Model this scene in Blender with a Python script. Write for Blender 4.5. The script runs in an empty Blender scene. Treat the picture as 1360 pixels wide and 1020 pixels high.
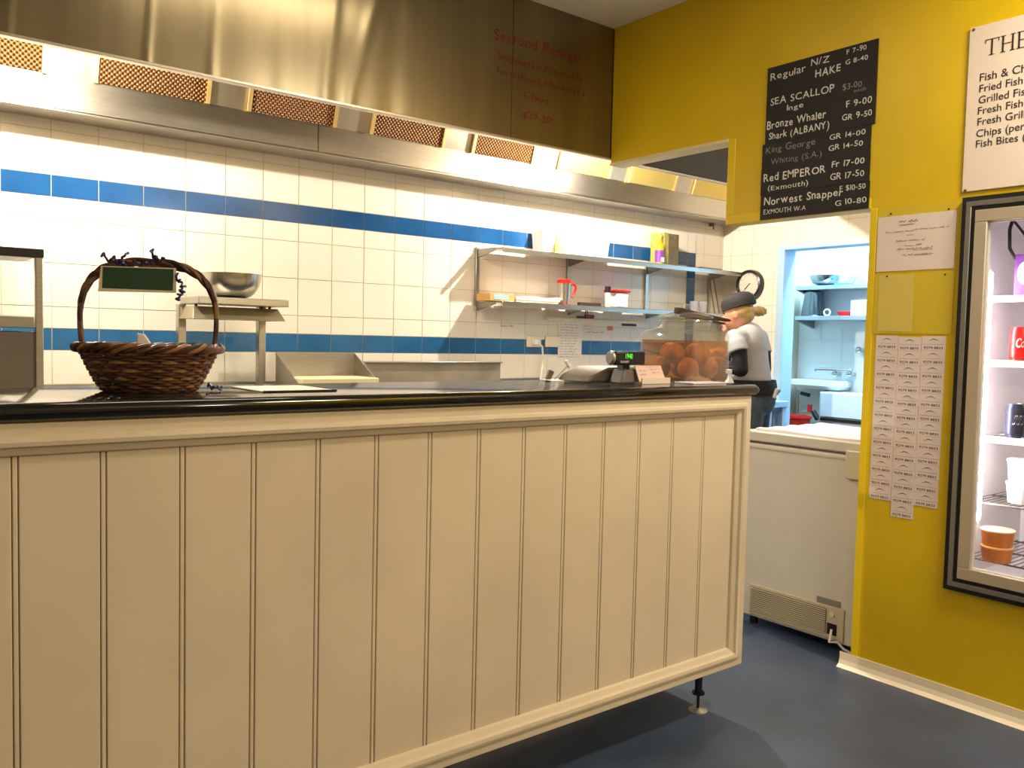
import bpy, bmesh, math, random
from mathutils import Vector, Matrix
from math import sin, cos, pi, sqrt, atan2, radians
random.seed(7)
C = bpy.context.scene.collection
# ------------------------------------------------------------------ camera
YAW, PIT, ROL, FPX, CAMH = .66676, .05296, .023103, 1131.62, 1.40
_F = Vector((sin(YAW)*cos(PIT), cos(YAW)*cos(PIT), -sin(PIT)))
_r0 = Vector((cos(YAW), -sin(YAW), 0)); _u0 = _r0.cross(_F)
_R = cos(ROL)*_r0 + sin(ROL)*_u0
_U = -sin(ROL)*_r0 + cos(ROL)*_u0
CP = Vector((0, 0, CAMH))
cd = bpy.data.cameras.new('camera'); cam = bpy.data.objects.new('camera', cd); C.objects.link(cam)
M = Matrix((( _R.x, _U.x, -_F.x, 0), (_R.y, _U.y, -_F.y, 0), (_R.z, _U.z, -_F.z, CAMH), (0, 0, 0, 1)))
cam.matrix_world = M
cd.sensor_fit = 'HORIZONTAL'; cd.sensor_width = 36; cd.lens = 36*FPX/1360; cd.clip_start = .02
sc = bpy.context.scene; sc.camera = cam

def at(px, py, X=None, Y=None, Z=None, D=None):
    """the point of the place seen at a pixel of the photograph, on the plane given"""
    r = _R*(px-680) - _U*(py-510) + _F*FPX
    t = X/r.x if X is not None else Y/r.y if Y is not None else (Z-CAMH)/r.z if Z is not None else D/FPX
    return CP + r*t

# ------------------------------------------------------------------ world, lights, exposure
sc.view_settings.view_transform = 'Standard'; sc.view_settings.look = 'None'
sc.view_settings.gamma = 1; sc.view_settings.use_curve_mapping = False
sc.view_settings.exposure = 0.0
w = bpy.data.worlds.new('world'); sc.world = w; w.use_nodes = True
w.node_tree.nodes['Background'].inputs[0].default_value = (1, .9, .75, 1)
w.node_tree.nodes['Background'].inputs[1].default_value = .05
def area(name, loc, rot, size, power, col, sy=None):
    l = bpy.data.lights.new(name, 'AREA'); l.energy = power; l.color = col; l.size = size
    if sy: l.shape = 'RECTANGLE'; l.size_y = sy
    o = bpy.data.objects.new(name, l); C.objects.link(o); o.location = loc; o.rotation_euler = rot
    return o
def point(name, loc, power, col, rad):
    l = bpy.data.lights.new(name, 'POINT'); l.energy = power; l.color = col; l.shadow_soft_size = rad
    o = bpy.data.objects.new(name, l); C.objects.link(o); o.location = loc
    return o
WARM = (1, .91, .75); COOL = (.33, .66, 1)
area('shop_ceiling_light', (2.9, .5, 3.12), (0, 0, 0), .6, 58, WARM, .3)
area('shop_ceiling_light', (-.6, -1.4, 3.12), (0, 0, 0), 1.2, 42, WARM, .3)
point('shop_fill_light', (2.75, -.9, 2.45), 48, WARM, .12)  # unseen fill point, added to brighten the ceiling and yellow wall
area('kitchen_ceiling_light', (1.6, 2.75, 3.12), (0, 0, 0), 1.2, 12, (1, .84, .6), .2)
area('kitchen_ceiling_light', (4.5, 2.5, 3.05), (0, 0, 0), .9, 25, (1, .84, .64), .2)
area('back_room_light', (5.98, 3.35, 2.9), (0, 0, 0), .3, 150, COOL, .9)
LAMPS = [(.62, 128), (3.72, 160)]
for lx, pw in LAMPS:
    point('hood_lamp_light', (lx, 3.74, 2.56), pw, (1, .91, .78), .02)

# ------------------------------------------------------------------ materials
def lin(c):
    return tuple(((v/255)/12.92 if v/255 <= .04045 else ((v/255+.055)/1.055)**2.4) for v in c) + (1,)
MATS = {}
def mat(name, rgb, rough=.5, metal=0, noise=0, nscale=20, bump=0, bscale=60, spec=.5, emit=None, estr=0, stretch=None, coat=0, nrgb=None):
    m = bpy.data.materials.new(name); m.use_nodes = True; MATS[name] = m
    nt = m.node_tree; b = nt.nodes['Principled BSDF']
    b.inputs['Base Color'].default_value = lin(rgb); b.inputs['Roughness'].default_value = rough
    b.inputs['Metallic'].default_value = metal; b.inputs['Specular IOR Level'].default_value = spec
    b.inputs['Coat Weight'].default_value = coat
    if emit: b.inputs['Emission Color'].default_value = lin(emit); b.inputs['Emission Strength'].default_value = estr
    if noise or bump:
        tc = nt.nodes.new('ShaderNodeTexCoord'); mp = nt.nodes.new('ShaderNodeMapping')
        nt.links.new(tc.outputs['Object'], mp.inputs[0])
        if stretch: mp.inputs['Scale'].default_value = stretch
    if noise:
        n = nt.nodes.new('ShaderNodeTexNoise'); n.inputs['Scale'].default_value = nscale; n.inputs['Detail'].default_value = 5
        nt.links.new(mp.outputs[0], n.inputs[0])
        mx = nt.nodes.new('ShaderNodeMix'); mx.data_type = 'RGBA'
        a = lin(rgb); d = lin(nrgb) if nrgb else tuple(v*(1-noise) for v in a[:3])+(1,)
        mx.inputs[6].default_value = d; mx.inputs[7].default_value = a
        rp = nt.nodes.new('ShaderNodeMapRange'); rp.inputs[1].default_value = .35; rp.inputs[2].default_value = .65
        nt.links.new(n.outputs[0], rp.inputs[0]); nt.links.new(rp.outputs[0], mx.inputs[0]); nt.links.new(mx.outputs[2], b.inputs['Base Color'])
    if bump:
        n2 = nt.nodes.new('ShaderNodeTexNoise'); n2.inputs['Scale'].default_value = bscale; n2.inputs['Detail'].default_value = 3
        nt.links.new(mp.outputs[0], n2.inputs[0])
        bp = nt.nodes.new('ShaderNodeBump'); bp.inputs['Strength'].default_value = bump; bp.inputs['Distance'].default_value = .01
        nt.links.new(n2.outputs[0], bp.inputs['Height']); nt.links.new(bp.outputs[0], b.inputs['Normal'])
    return m
def thin(name, tint, gloss=.04, edge=.5, body=0, bodycol=None):
    """thin clear sheet: transparent with a facing dependent gloss"""
    m = bpy.data.materials.new(name); m.use_nodes = True; nt = m.node_tree; MATS[name] = m
    for n in list(nt.nodes): nt.nodes.remove(n)
    out = nt.nodes.new('ShaderNodeOutputMaterial'); tr = nt.nodes.new('ShaderNodeBsdfTransparent'); gl = nt.nodes.new('ShaderNodeBsdfGlossy')
    tr.inputs[0].default_value = tint; gl.inputs['Roughness'].default_value = .03
    lw = nt.nodes.new('ShaderNodeLayerWeight'); pw = nt.nodes.new('ShaderNodeMath'); pw.operation = 'POWER'; pw.inputs[1].default_value = 4; nt.links.new(lw.outputs['Facing'], pw.inputs[0])
    ma = nt.nodes.new('ShaderNodeMath'); ma.operation = 'MULTIPLY_ADD'; ma.inputs[1].default_value = edge; ma.inputs[2].default_value = gloss; nt.links.new(pw.outputs[0], ma.inputs[0])
    mx = nt.nodes.new('ShaderNodeMixShader'); nt.links.new(ma.outputs[0], mx.inputs[0])
    nt.links.new(tr.outputs[0], mx.inputs[1]); nt.links.new(gl.outputs[0], mx.inputs[2])
    last = mx
    if body:
        df = nt.nodes.new('ShaderNodeBsdfDiffuse'); df.inputs[0].default_value = bodycol
        m2 = nt.nodes.new('ShaderNodeMixShader'); m2.inputs[0].default_value = body
        nt.links.new(mx.outputs[0], m2.inputs[1]); nt.links.new(df.outputs[0], m2.inputs[2]); last = m2
    nt.links.new(last.outputs[0], out.inputs[0])
    return m
steel = mat('brushed steel', (190, 186, 176), .32, 1, .12, 9, .03, 200, stretch=(1, 1, 14))
steeld = mat('worn steel', (150, 146, 138), .42, 1, .2, 6)
hoodsteel = mat('dented hood steel', (150, 138, 112), .28, 1, .2, 5, .03, 2.2, stretch=(1.6, 1, .12))
white_tile = mat('white tile', (238, 228, 212), .18, 0, .05, 1.5)
blue_tile = mat('blue tile', (28, 84, 140), .16, 0, .3, 3.5)
bluedk_tile = mat('deep blue tile', (44, 106, 156), .16, 0, .3, 3.5)
grout = mat('grout', (196, 184, 162), .8)
cool_tile = mat('cool white tile', (225, 232, 236), .25)
yellow = mat('yellow paint', (226, 190, 0), .42, 0, .1, 2.2, .04, 90)
yellow_trim = mat('yellow trim paint', (231, 198, 4), .4)
cream_trim = mat('cream trim', (226, 212, 168), .5)
ceilm = mat('ceiling paint', (244, 238, 226), .8)
plain = mat('plain wall paint', (206, 192, 160), .7)
floorm = mat('blue vinyl floor', (66, 78, 98), .42, 0, .35, 3.0, .08, 400)
cream = mat('cream painted board', (222, 205, 176), .42, 0, .1, 2.2)
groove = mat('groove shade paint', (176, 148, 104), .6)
black_top = mat('black gloss laminate', (11, 8, 8), .09, 0)
black = mat('black plastic', (20, 20, 21), .4)
blackmat = mat('black matte', (28, 27, 26), .8)
chalkboard = mat('black board', (26, 24, 24), .6, 0, .3, 12)
chalk = mat('chalk ink', (226, 222, 208), .8)
chalk_dim = mat('faded chalk ink', (150, 146, 136), .8)
redink = mat('red marker ink', (120, 30, 16), .5)
ink = mat('black ink', (40, 36, 44), .6)
whitep = mat('white paper', (236, 226, 214), .6)
pinkp = mat('off white card', (232, 214, 198), .5)
freezer_white = mat('freezer enamel', (216, 208, 192), .34, 0, .05, 3)
clothw = mat('white sheet', (232, 224, 228), .6, 0, .03, 8)
white = mat('white plastic', (238, 234, 228), .4)
wicker = mat('wicker', (96, 54, 28), .5, 0, .6, 14, nrgb=(40, 20, 12))
wicker_l = mat('light wicker', (158, 108, 62), .5, 0, .5, 18, nrgb=(62, 34, 20))
green = mat('green card', (14, 62, 26), .55, 0, .3, 8)
ribbonm = mat('purple ribbon', (62, 58, 110), .35)
leaf = mat('green leaf', (106, 128, 58), .6)
glass = thin('clear glass', (.95, .97, .95, 1))
jarglass = thin('jar glass', (.93, .95, .90, 1), gloss=.07, edge=.9, body=.10, bodycol=(.75, .74, .68, 1))
fglass = thin('fridge glass', (.97, .98, .99, 1))
clearpl = thin('clear plastic', (.93, .93, .95, 1), body=.18, bodycol=(.7, .7, .72, 1))
liquid = thin('amber brine', (.90, .54, .19, 1), body=.16, bodycol=(.55, .22, .04, 1))
egg = mat('pickled onion', (226, 186, 120), .4, 0, .45, 14, nrgb=(140, 92, 40))
redmat = mat('red plastic', (196, 22, 20), .35)
orange_dip = mat('orange dip', (236, 128, 20), .5, 0, .25, 20)
skinm = mat('skin', (222, 156, 124), .5)
hairm = mat('blonde hair', (206, 172, 110), .5, 0, .4, 40, stretch=(1, 1, 6))
shirtm = mat('white tee', (176, 176, 178), .8, 0, .06, 9)
jeansm = mat('blue jeans', (92, 108, 122), .8, 0, .5, 9)
capm = mat('black cap cloth', (40, 40, 42), .8, 0, .2, 20)
darkm = mat('black cloth', (20, 20, 24), .8)
brownm = mat('dark brown wood', (62, 40, 30), .45, 0, .3, 12)
card = mat('cardboard', (206, 158, 88), .7)
bluelab = mat('light blue label', (150, 196, 226), .5)
dark_void = mat('dark cavity', (30, 28, 27), .9)
purple = mat('purple label', (120, 60, 150), .4)
oliveoil = mat('oil yellow', (190, 160, 20), .2)
paleyel = mat('pale yellow plastic', (238, 226, 120), .35)
alu = mat('anodised frame', (150, 148, 142), .38, .85)
gasket = mat('black gasket', (18, 17, 17), .5)
fr_in = mat('fridge liner', (236, 230, 232), .4)
tubem = mat('fridge tube light', (255, 255, 255), .4, emit=(255, 246, 248), estr=55)
lampm = mat('hood lamp lens', (255, 240, 200), .4, emit=(255, 214, 150), estr=60)
digit = mat('green digits', (60, 255, 60), .4, emit=(120, 255, 70), estr=.8)
cool_lit_white = mat('white tinted by cool light', (176, 206, 230), .5)  # blue of the back room light put into a white base colour
copperred = mat('red bucket plastic', (220, 40, 22), .4)
beigepl = mat('cream plastic', (226, 214, 184), .45)
navycan = mat('navy can', (40, 46, 74), .3, .4)

def filter_mat():
    m = mat('grease filter mesh', (150, 112, 58), .5, .7)
    nt = m.node_tree; b = nt.nodes['Principled BSDF']
    tc = nt.nodes.new('ShaderNodeTexCoord'); sx = nt.nodes.new('ShaderNodeSeparateXYZ'); nt.links.new(tc.outputs['Object'], sx.inputs[0])
    def s(o, k):
        a = nt.nodes.new('ShaderNodeMath'); a.operation = 'MULTIPLY'; a.inputs[1].default_value = k; nt.links.new(o, a.inputs[0])
        c = nt.nodes.new('ShaderNodeMath'); c.operation = 'SINE'; nt.links.new(a.outputs[0], c.inputs[0]); return c.outputs[0]
    p = nt.nodes.new('ShaderNodeMath'); p.operation = 'MULTIPLY'; nt.links.new(s(sx.outputs[0], 2*pi/.022), p.inputs[0]); nt.links.new(s(sx.outputs[2], 2*pi/.022), p.inputs[1])
    r = nt.nodes.new('ShaderNodeMapRange'); r.inputs[1].default_value = -.4; r.inputs[2].default_value = .5; nt.links.new(p.outputs[0], r.inputs[0])
    mx = nt.nodes.new('ShaderNodeMix'); mx.data_type = 'RGBA'; mx.inputs[6].default_value = lin((40, 20, 12)); mx.inputs[7].default_value = lin((150, 104, 56))
    nt.links.new(r.outputs[0], mx.inputs[0]); nt.links.new(mx.outputs[2], b.inputs['Base Color'])
    bp = nt.nodes.new('ShaderNodeBump'); bp.inputs['Strength'].default_value = .8; bp.inputs['Distance'].default_value = .006
    nt.links.new(p.outputs[0], bp.inputs['Height']); nt.links.new(bp.outputs[0], b.inputs['Normal'])
    return m
filt = filter_mat()
filtframe = mat('filter frame', (214, 184, 120), .4, .6)
slatfilt = mat('slatted filter', (214, 190, 110), .4, .7)
flankm = mat('hood blank panel', (186, 178, 160), .36, .9, .12, 5)

# ------------------------------------------------------------------ mesh helpers
def V(*a): return Vector(a)
class MB:
    def __init__(s): s.v = []; s.f = []; s.mi = []; s.cur = 0
    def add(s, vs, fs):
        o = len(s.v); s.v += [Vector(p) for p in vs]; s.f += [tuple(i+o for i in f) for f in fs]; s.mi += [s.cur]*len(fs); return s
    def m(s, i): s.cur = i; return s
    def box(s, x0, x1, y0, y1, z0, z1):
        p = [(x, y, z) for z in (z0, z1) for y in (y0, y1) for x in (x0, x1)]
        return s.add(p, [(0, 2, 3, 1), (4, 5, 7, 6), (0, 1, 5, 4), (1, 3, 7, 5), (3, 2, 6, 7), (2, 0, 4, 6)])
    def obox(s, c, u, v, n, a, b, d):
        """box centred at c with half sizes a, b, d along unit axes u, v, n"""
        c, u, v, n = Vector(c), Vector(u)*a, Vector(v)*b, Vector(n)*d
        p = [c+i*u+j*v+k*n for k in (-1, 1) for j in (-1, 1) for i in (-1, 1)]
        return s.add(p, [(0, 2, 3, 1), (4, 5, 7, 6), (0, 1, 5, 4), (1, 3, 7, 5), (3, 2, 6, 7), (2, 0, 4, 6)])
    def slab(s, quad, off):
        """four corners pushed along off"""
        q = [Vector(p) for p in quad]; o = Vector(off)
        return s.prism(q, o)
    def prism(s, poly, off):
        q = [Vector(p) for p in poly]; o = Vector(off); n = len(q)
        fs = [tuple(range(n)), tuple(range(2*n-1, n-1, -1))] + [(i, i+n, (i+1) % n+n, (i+1) % n) for i in range(n)]
        return s.add(q+[p+o for p in q], fs)
    def loft(s, rings, caps=True, closed=True):
        n = len(rings[0]); vs = [p for r in rings for p in r]; fs = []
        for k in range(len(rings)-1):
            for i in range(n if closed else n-1):
                j = (i+1) % n; fs.append((k*n+i, k*n+j, (k+1)*n+j, (k+1)*n+i))
        if caps: fs += [tuple(range(n-1, -1, -1)), tuple((len(rings)-1)*n+i for i in range(n))]
        return s.add(vs, fs)
    def lathe(s, prof, c=(0, 0, 0), n=28, sx=1, sy=1, caps=True):
        c = Vector(c)
        return s.loft([[c+V(r*sx*cos(2*pi*i/n), r*sy*sin(2*pi*i/n), z) for i in range(n)] for r, z in prof], caps)
    def cyl(s, p0, p1, r0, r1=None, n=14):
        return s.tube([p0, p1], r0 if r1 is None else [r0, r1], n)
    def tube(s, pts, r, n=8, closed=False):
        pts = [Vector(p) for p in pts]; N = len(pts); rs = r if isinstance(r, (list, tuple)) else [r]*N
        rings = []; up = None
        for i, p in enumerate(pts):
            a = pts[i-1] if (i or closed) else p; b = pts[(i+1) % N] if (i < N-1 or closed) else p
            t = (b-a).normalized()
            if up is None: up = t.orthogonal().normalized()
            up = (up - t*up.dot(t)); up = up.normalized() if up.length > 1e-6 else t.orthogonal().normalized()
            bi = t.cross(up)
            rings.append([p+(up*cos(2*pi*k/n)+bi*sin(2*pi*k/n))*rs[i] for k in range(n)])
        if closed: rings.append(rings[0]); return s.loft(rings, False)
        return s.loft(rings)
    def ball(s, c, rx, ry=None, rz=None, n=16, k=10, rot=None):
        ry = rx if ry is None else ry; rz = rx if rz is None else rz; c = Vector(c); rings = []
        for j in range(1, k):
            a = -pi/2+pi*j/k
            ring = [V(rx*cos(a)*cos(2*pi*i/n), ry*cos(a)*sin(2*pi*i/n), rz*sin(a)) for i in range(n)]
            rings.append([c+(rot @ p if rot else p) for p in ring])
        b = len(s.v); s.loft(rings, False)
        bot, top = V(0, 0, -rz), V(0, 0, rz)
        if rot: bot, top = rot @ bot, rot @ top
        s.v += [c+bot, c+top]; i0 = len(s.v)-2; L = b+(k-2)*n
        for i in range(n):
            s.f.append((i0, b+(i+1) % n, b+i)); s.mi.append(s.cur)
            s.f.append((i0+1, L+i, L+(i+1) % n)); s.mi.append(s.cur)
        return s
    def capsule(s, p0, p1, r0, r1, n=14):
        p0, p1 = Vector(p0), Vector(p1); s.tube([p0, p1], [r0, r1], n); s.ball(p0, r0, n=n, k=8); return s.ball(p1, r1, n=n, k=8)
    def text(s, st, p0, u, v, width=None, h=.1, n=None, off=.0006, hand=False, shear=0, bold=0, jit=1.0, thick=0):
        """lettering whose baseline starts at p0, along u, up v"""
        p0, u, v = Vector(p0), Vector(u).normalized(), Vector(v).normalized(); nn = u.cross(v)
        chunks = []; x = 0
        parts = list(st) if hand else [st]
        for ch in parts:
            if ch == ' ': x += .36; continue
            me = glyph(ch, bold); 
            if not me[0]: continue
            x0 = min(p[0] for p in me[0]); x1 = max(p[0] for p in me[0])
            a = random.uniform(-.09, .09)*jit if hand else 0; dy = random.uniform(-.05, .05)*jit if hand else 0; sc_ = random.uniform(.9, 1.1) if hand else 1
            chunks.append(([((x+(p[0]-x0)*cos(a)-p[1]*sin(a)*1+shear*p[1])*1, dy+p[1]*sc_+(p[0]-x0)*sin(a)) for p in me[0]], me[1]))
            x += (x1-x0)+.10
        mx = max(p[0] for c in chunks for p in c[0]); mn = min(p[0] for c in chunks for p in c[0])
        kx = width/(mx-mn) if width else h/.72; ky = h/.72
        for vs, fs in chunks:
            s.add([p0+u*((p[0]-mn)*kx)+v*(p[1]*ky)+nn*off for p in vs], fs)
        return s
    def build(s, name, mats, parent=None, bevel=0, smooth=True, origin=None):
        if not isinstance(mats, (list, tuple)): mats = [mats]
        me = bpy.data.meshes.new(name)
        if parent is not None: org = wloc(parent)
        elif origin is not None: org = Vector(origin)
        else:
            xs = [p.x for p in s.v]; ys = [p.y for p in s.v]; org = V((min(xs)+max(xs))/2, (min(ys)+max(ys))/2, min(p.z for p in s.v))
        me.from_pydata([p-org for p in s.v], [], s.f)
        for m_ in mats: me.materials.append(m_)
        me.polygons.foreach_set('material_index', s.mi)
        bm = bmesh.new(); bm.from_mesh(me); bmesh.ops.recalc_face_normals(bm, faces=bm.faces); bm.to_mesh(me); bm.free()
        if smooth:
            me.polygons.foreach_set('use_smooth', [True]*len(me.polygons)); me.set_sharp_from_angle(angle=radians(38))
        o = bpy.data.objects.new(name, me); C.objects.link(o)
        if parent is not None: o.parent = parent
        else: o.location = org
        if bevel:
            b = o.modifiers.new('bevel', 'BEVEL'); b.width = bevel; b.segments = 2; b.limit_method = 'ANGLE'
        return o
def wloc(o):
    p = Vector((0, 0, 0))
    while o: p += o.location; o = o.parent
    return p
_g = {}
def glyph(st, bold=0):
    k = (st, bold)
    if k not in _g:
        cu = bpy.data.curves.new('t', 'FONT'); cu.body = st; cu.size = 1; cu.offset = bold; cu.resolution_u = 3
        ob = bpy.data.objects.new('t', cu); C.objects.link(ob)
        dg = bpy.context.evaluated_depsgraph_get(); me = bpy.data.meshes.new_from_object(ob.evaluated_get(dg))
        _g[k] = ([(p.co.x, p.co.y) for p in me.vertices], [tuple(p.vertices) for p in me.polygons])
        bpy.data.objects.remove(ob); bpy.data.curves.remove(cu); bpy.data.meshes.remove(me)
    return _g[k]
def thing(name, label, cat, loc, group=None):
    o = bpy.data.objects.new(name, None); C.objects.link(o); o.location = loc; o.empty_display_size = .05
    return tag(o, label, cat, group)
def tag(o, label, cat, group=None, kind=None):
    o['label'] = label; o['category'] = cat
    if group: o['group'] = group
    if kind: o['kind'] = kind
    return o
def struct(name, mb, m, bevel=0, smooth=False):
    o = mb.build(name, m, None, bevel, smooth); o['kind'] = 'structure'; return o
def dup(root, loc, label=None, group=None):
    r = root.copy(); C.objects.link(r); r.location = loc
    if label: r['label'] = label
    if group: r['group'] = group
    for ch in list(root.children):
        c = ch.copy(); C.objects.link(c); c.parent = r
        for g in ch.children:
            d = g.copy(); C.objects.link(d); d.parent = c
    return r
def scribble(mb, p0, u, v, length, h, n=None, seed=0, off=.0006, wd=None):
    """handwriting too small to read: wavering pen strokes grouped in words"""
    rd = random.Random(seed); p0, u, v = Vector(p0), Vector(u).normalized(), Vector(v).normalized(); nn = u.cross(v)
    x = 0; wd = wd or h*.16
    while x < length:
        wl = min(rd.uniform(2, 5)*h, length-x); pts = []; k = max(4, int(wl/(h*.35)))
        for i in range(k): pts.append((x+wl*i/(k-1), (rd.uniform(.1, 1) if i % 2 else rd.uniform(0, .25))*h))
        for (a, b), (c, d) in zip(pts, pts[1:]):
            t = V(c-a, d-b, 0).normalized(); q = V(-t.y, t.x, 0)*wd/2
            mb.add([p0+u*(xx)+v*(yy)+nn*off for xx, yy in ((a-q.x, b-q.y), (c-q.x, d-q.y), (c+q.x, d+q.y), (a+q.x, b+q.y))], [(0, 1, 2, 3)])
        x += wl+h*.9
    return mb
# ------------------------------------------------------------------ the room
D, W, XR, XF, CEIL, HY = 4.40, 3.435, 5.60, 6.70, 3.152, 3.51
def tiles(mb, org, u, v, us, vs, pick, hole=None, gap=.0016, lift=.002):
    org, u, v = Vector(org), Vector(u), Vector(v); n = u.cross(v)
    for a, b in zip(us, us[1:]):
        for c, d in zip(vs, vs[1:]):
            cells = [(a, b, c, d)]
            if hole:
                h0, h1, k0, k1 = hole; out = []
                for (p, q, r, s_) in cells:
                    if q <= h0 or p >= h1 or s_ <= k0 or r >= k1: out.append((p, q, r, s_)); continue
                    if p < h0: out.append((p, h0, r, s_))
                    if q > h1: out.append((h1, q, r, s_))
                    pm, qm = max(p, h0), min(q, h1)
                    if r < k0: out.append((pm, qm, r, k0))
                    if s_ > k1: out.append((pm, qm, k1, s_))
                cells = out
            for (p, q, r, s_) in cells:
                g = gap
                if q-p < .006 or s_-r < .006: continue
                mb.m(pick((p+q)/2, (r+s_)/2))
                P = [org+u*x+v*y+n*z for x, y, z in ((p+g, r+g, lift), (q-g, r+g, lift), (q-g, s_-g, lift), (p+g, s_-g, lift), (p, r, 0), (q, r, 0), (q, s_, 0), (p, s_, 0))]
                mb.add(P[:4], [(0, 1, 2, 3)])
    return mb
fl = MB().box(-3.1, 7.0, -3.3, 4.6, -.05, 0); struct('floor', fl, floorm)
struct('ceiling', MB().box(-3.1, 7.0, -3.3, 4.6, CEIL, CEIL+.06), ceilm)
# tiled back wall with two blue strips and one blue upright strip
rows = [0, .3, .5, .7, .9, 1.1, 1.3, 1.4, 1.5, 1.7, 1.9, 2.0, 2.1, 2.3, 2.5, 2.7, 2.9, CEIL]
cols = [-3.0]+[.16+.2*k for k in range(-15, 26)]+[5.26, 5.36, 5.56, XR]; cols = sorted(set(round(c, 3) for c in cols))
def pk(x, z):
    if x < 5.265 and 2.0 < z < 2.1: return 1
    if x < 5.265 and 1.3 < z < 1.4: return 2
    if 5.16 < x < 5.265 and 1.4 < z < 2.0: return 2
    return 0
wb = MB().m(3); wb.box(-3.1, XF+.1, D, D+.15, 0, CEIL)
tiles(wb, (0, D, 0), (1, 0, 0), (0, 0, 1), cols, rows, pk)
struct('wall_back', wb, [white_tile, blue_tile, bluedk_tile, grout])
# tiled right wall of the kitchen with the doorway
DY1, DZ = 3.85, 2.125; DY0 = 2.55
wr = MB().m(1)
t = .13
for a in ((DY1, D, 0, CEIL), (-3.2, DY0, 0, CEIL), (DY0, DY1, DZ, CEIL)): wr.box(XR, XR+t, a[0], a[1], a[2], a[3])
ys = sorted([4.316-.2*k for k in range(0, 14)]+[D])
tiles(wr, (XR, 0, 0), (0, -1, 0), (0, 0, 1), [-y for y in reversed(ys)], [.1, .3, .5, .7, .9, 1.1, 1.3, 1.5, 1.7, 1.9, 2.1, 2.3, 2.5, 2.7, 2.9, CEIL], lambda a, b: 0, hole=(-DY1-.03, -DY0, 0, DZ+.02))
struct('wall_right', wr, [white_tile, grout])
dj = MB()
dj.box(XR-.012, XR+t+.01, DY1-.03, DY1+.03, 0, DZ+.03); dj.box(XR-.012, XR+t+.01, DY0, DY1-.03, DZ-.01, DZ+.03)
o = struct('door_1', dj, cool_lit_white, .004)
# bright room behind the doorway
bw = MB().m(1).box(XF, XF+.1, -3.2, D, 0, CEIL).m(0)
tiles(bw, (XF, 0, 0), (0, -1, 0), (0, 0, 1), [-4.38+.2*k for k in range(0, 16)], [.1, .3, .45, .65, .85, 1.05, 1.25, 1.45, 1.65], lambda a, b: 0)
struct('wall_far', bw, [cool_tile, mat('cool plaster', (220, 228, 234), .6)])
# yellow wall with the fridge opening, its header and the notch beside the hood
FY0, FY1, FZ0, FZ1 = .35, 1.55, .452, 1.985
yw = MB(); x0, x1 = W, W+.09; E0 = 1.935
for (a, b, c, d) in ((FY1, E0, 0, CEIL), (FY0, FY1, 0, FZ0), (FY0, FY1, FZ1, CEIL), (-3.2, FY0, 0, CEIL), (E0, 2.69, 1.985, CEIL), (2.69, HY-.004, 2.40, CEIL)):
    yw.box(x0, x1, a, b, c, d)
struct('wall_front', yw, yellow)
tr = MB()
tr.box(W-.003, W+.004, 1.905, E0, .05, 1.985)
tr.box(W-.003, W+.004, 1.935, 2.69, 1.985, 2.03); tr.box(W-.003, W+.004, 2.648, 2.69, 2.03, 2.40)
struct('trim_1', tr, yellow_trim, .002)
struct('trim_2', MB().box(W-.012, W+.092, 2.69, HY-.004, 2.388, 2.402), cream_trim)
# coved baseboard
prof = [(0, .062), (-.004, .062), (-.006, .03), (-.012, .012), (-.024, .003), (-.03, 0), (0, 0)]
bb = MB().loft([[V(W+a, y, z) for a, z in prof] for y in (-3.2, E0+.05)])
struct('baseboard_right', bb, mat('cream vinyl coving', (240, 226, 200), .35))
# shop walls behind the camera
struct('wall_left', MB().box(-3.1, -3.0, -3.2, D, 0, CEIL), plain)
struct('wall_shop', MB().box(-3.1, W+.09, -3.3, -3.2, 0, CEIL), plain)

# ------------------------------------------------------------------ range hood
rh = thing('range_hood', 'long dented stainless steel range hood along the back wall', 'range hood', (1.8, HY, 2.426))
X0, X1 = -2.9, XR-.01
YB, ZB, ZT = 4.20, 2.353, 2.498
dents = []
for (qa, qb, A_, w_) in (((8, 40), (12, 0), .003, .018), ((58, 30), (60, 0), -.002, .05), ((195, 75), (201, 0), .0035, .014), ((281, 92), (286, 0), .003, .020), ((357, 110), (360, 0), -.002, .05), ((432, 125), (444, 0), .004, .035), ((464, 132), (498, 0), .0035, .022), ((520, 140), (528, 0), -.003, .06)):
    a, b = at(*qa, Y=HY), at(*qb, Y=HY); dents.append((a, b, A_, w_))
def dent(x, z):
    d = 0
    for a, b, A_, w_ in dents:
        k = (z-a.z)/(b.z-a.z); xc = a.x+(b.x-a.x)*k; d += A_*math.exp(-((x-xc)/w_)**2)*(1-.25*sin(k*5))
    return d
def sheet_(xa, xb, n, off):
    zs = [2.43+(CEIL-.002-2.43)*k/10 for k in range(11)]; xs = [xa+(xb-xa)*i/n for i in range(n+1)]
    return MB().loft([[V(x, HY+off-dent(x, z), z) for x in xs]+[V(x, HY+.02, z) for x in (xb, xa)] for z in zs])
sheet_(X0, .1, 12, 0).build('face_panel', hoodsteel, rh)
sheet_(.101, 2.715, 300, 0).build('face_panel', hoodsteel, rh)
sheet_(2.72, X1, 12, .001).build('face_panel', hoodsteel, rh)
rim = MB().box(X0, X1, HY-.006, HY+.03, 2.420, 2.432); rim.build('rim', mat('pale steel rim', (214, 204, 186), .3, .8), rh, .002)
bd = MB().box(X0, 1.975, YB, YB+.012, ZB, ZT).box(1.98, X1, YB, YB+.012, ZB, ZT)
bd.box(X0, X1, YB, D-.004, ZB-.006, ZB+.004)
bd.build('rear_gutter', steel, rh)
up = V(0, -.33, 1).normalized(); nf = V(0, -1, -.33).normalized()
blank = MB().prism([V(X0, YB, ZT), V(X1, YB, ZT), V(X1, YB, ZT)+up*.55, V(X0, YB, ZT)+up*.55], -nf*.01)
blank.build('blank_panel', flankm, rh)
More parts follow.
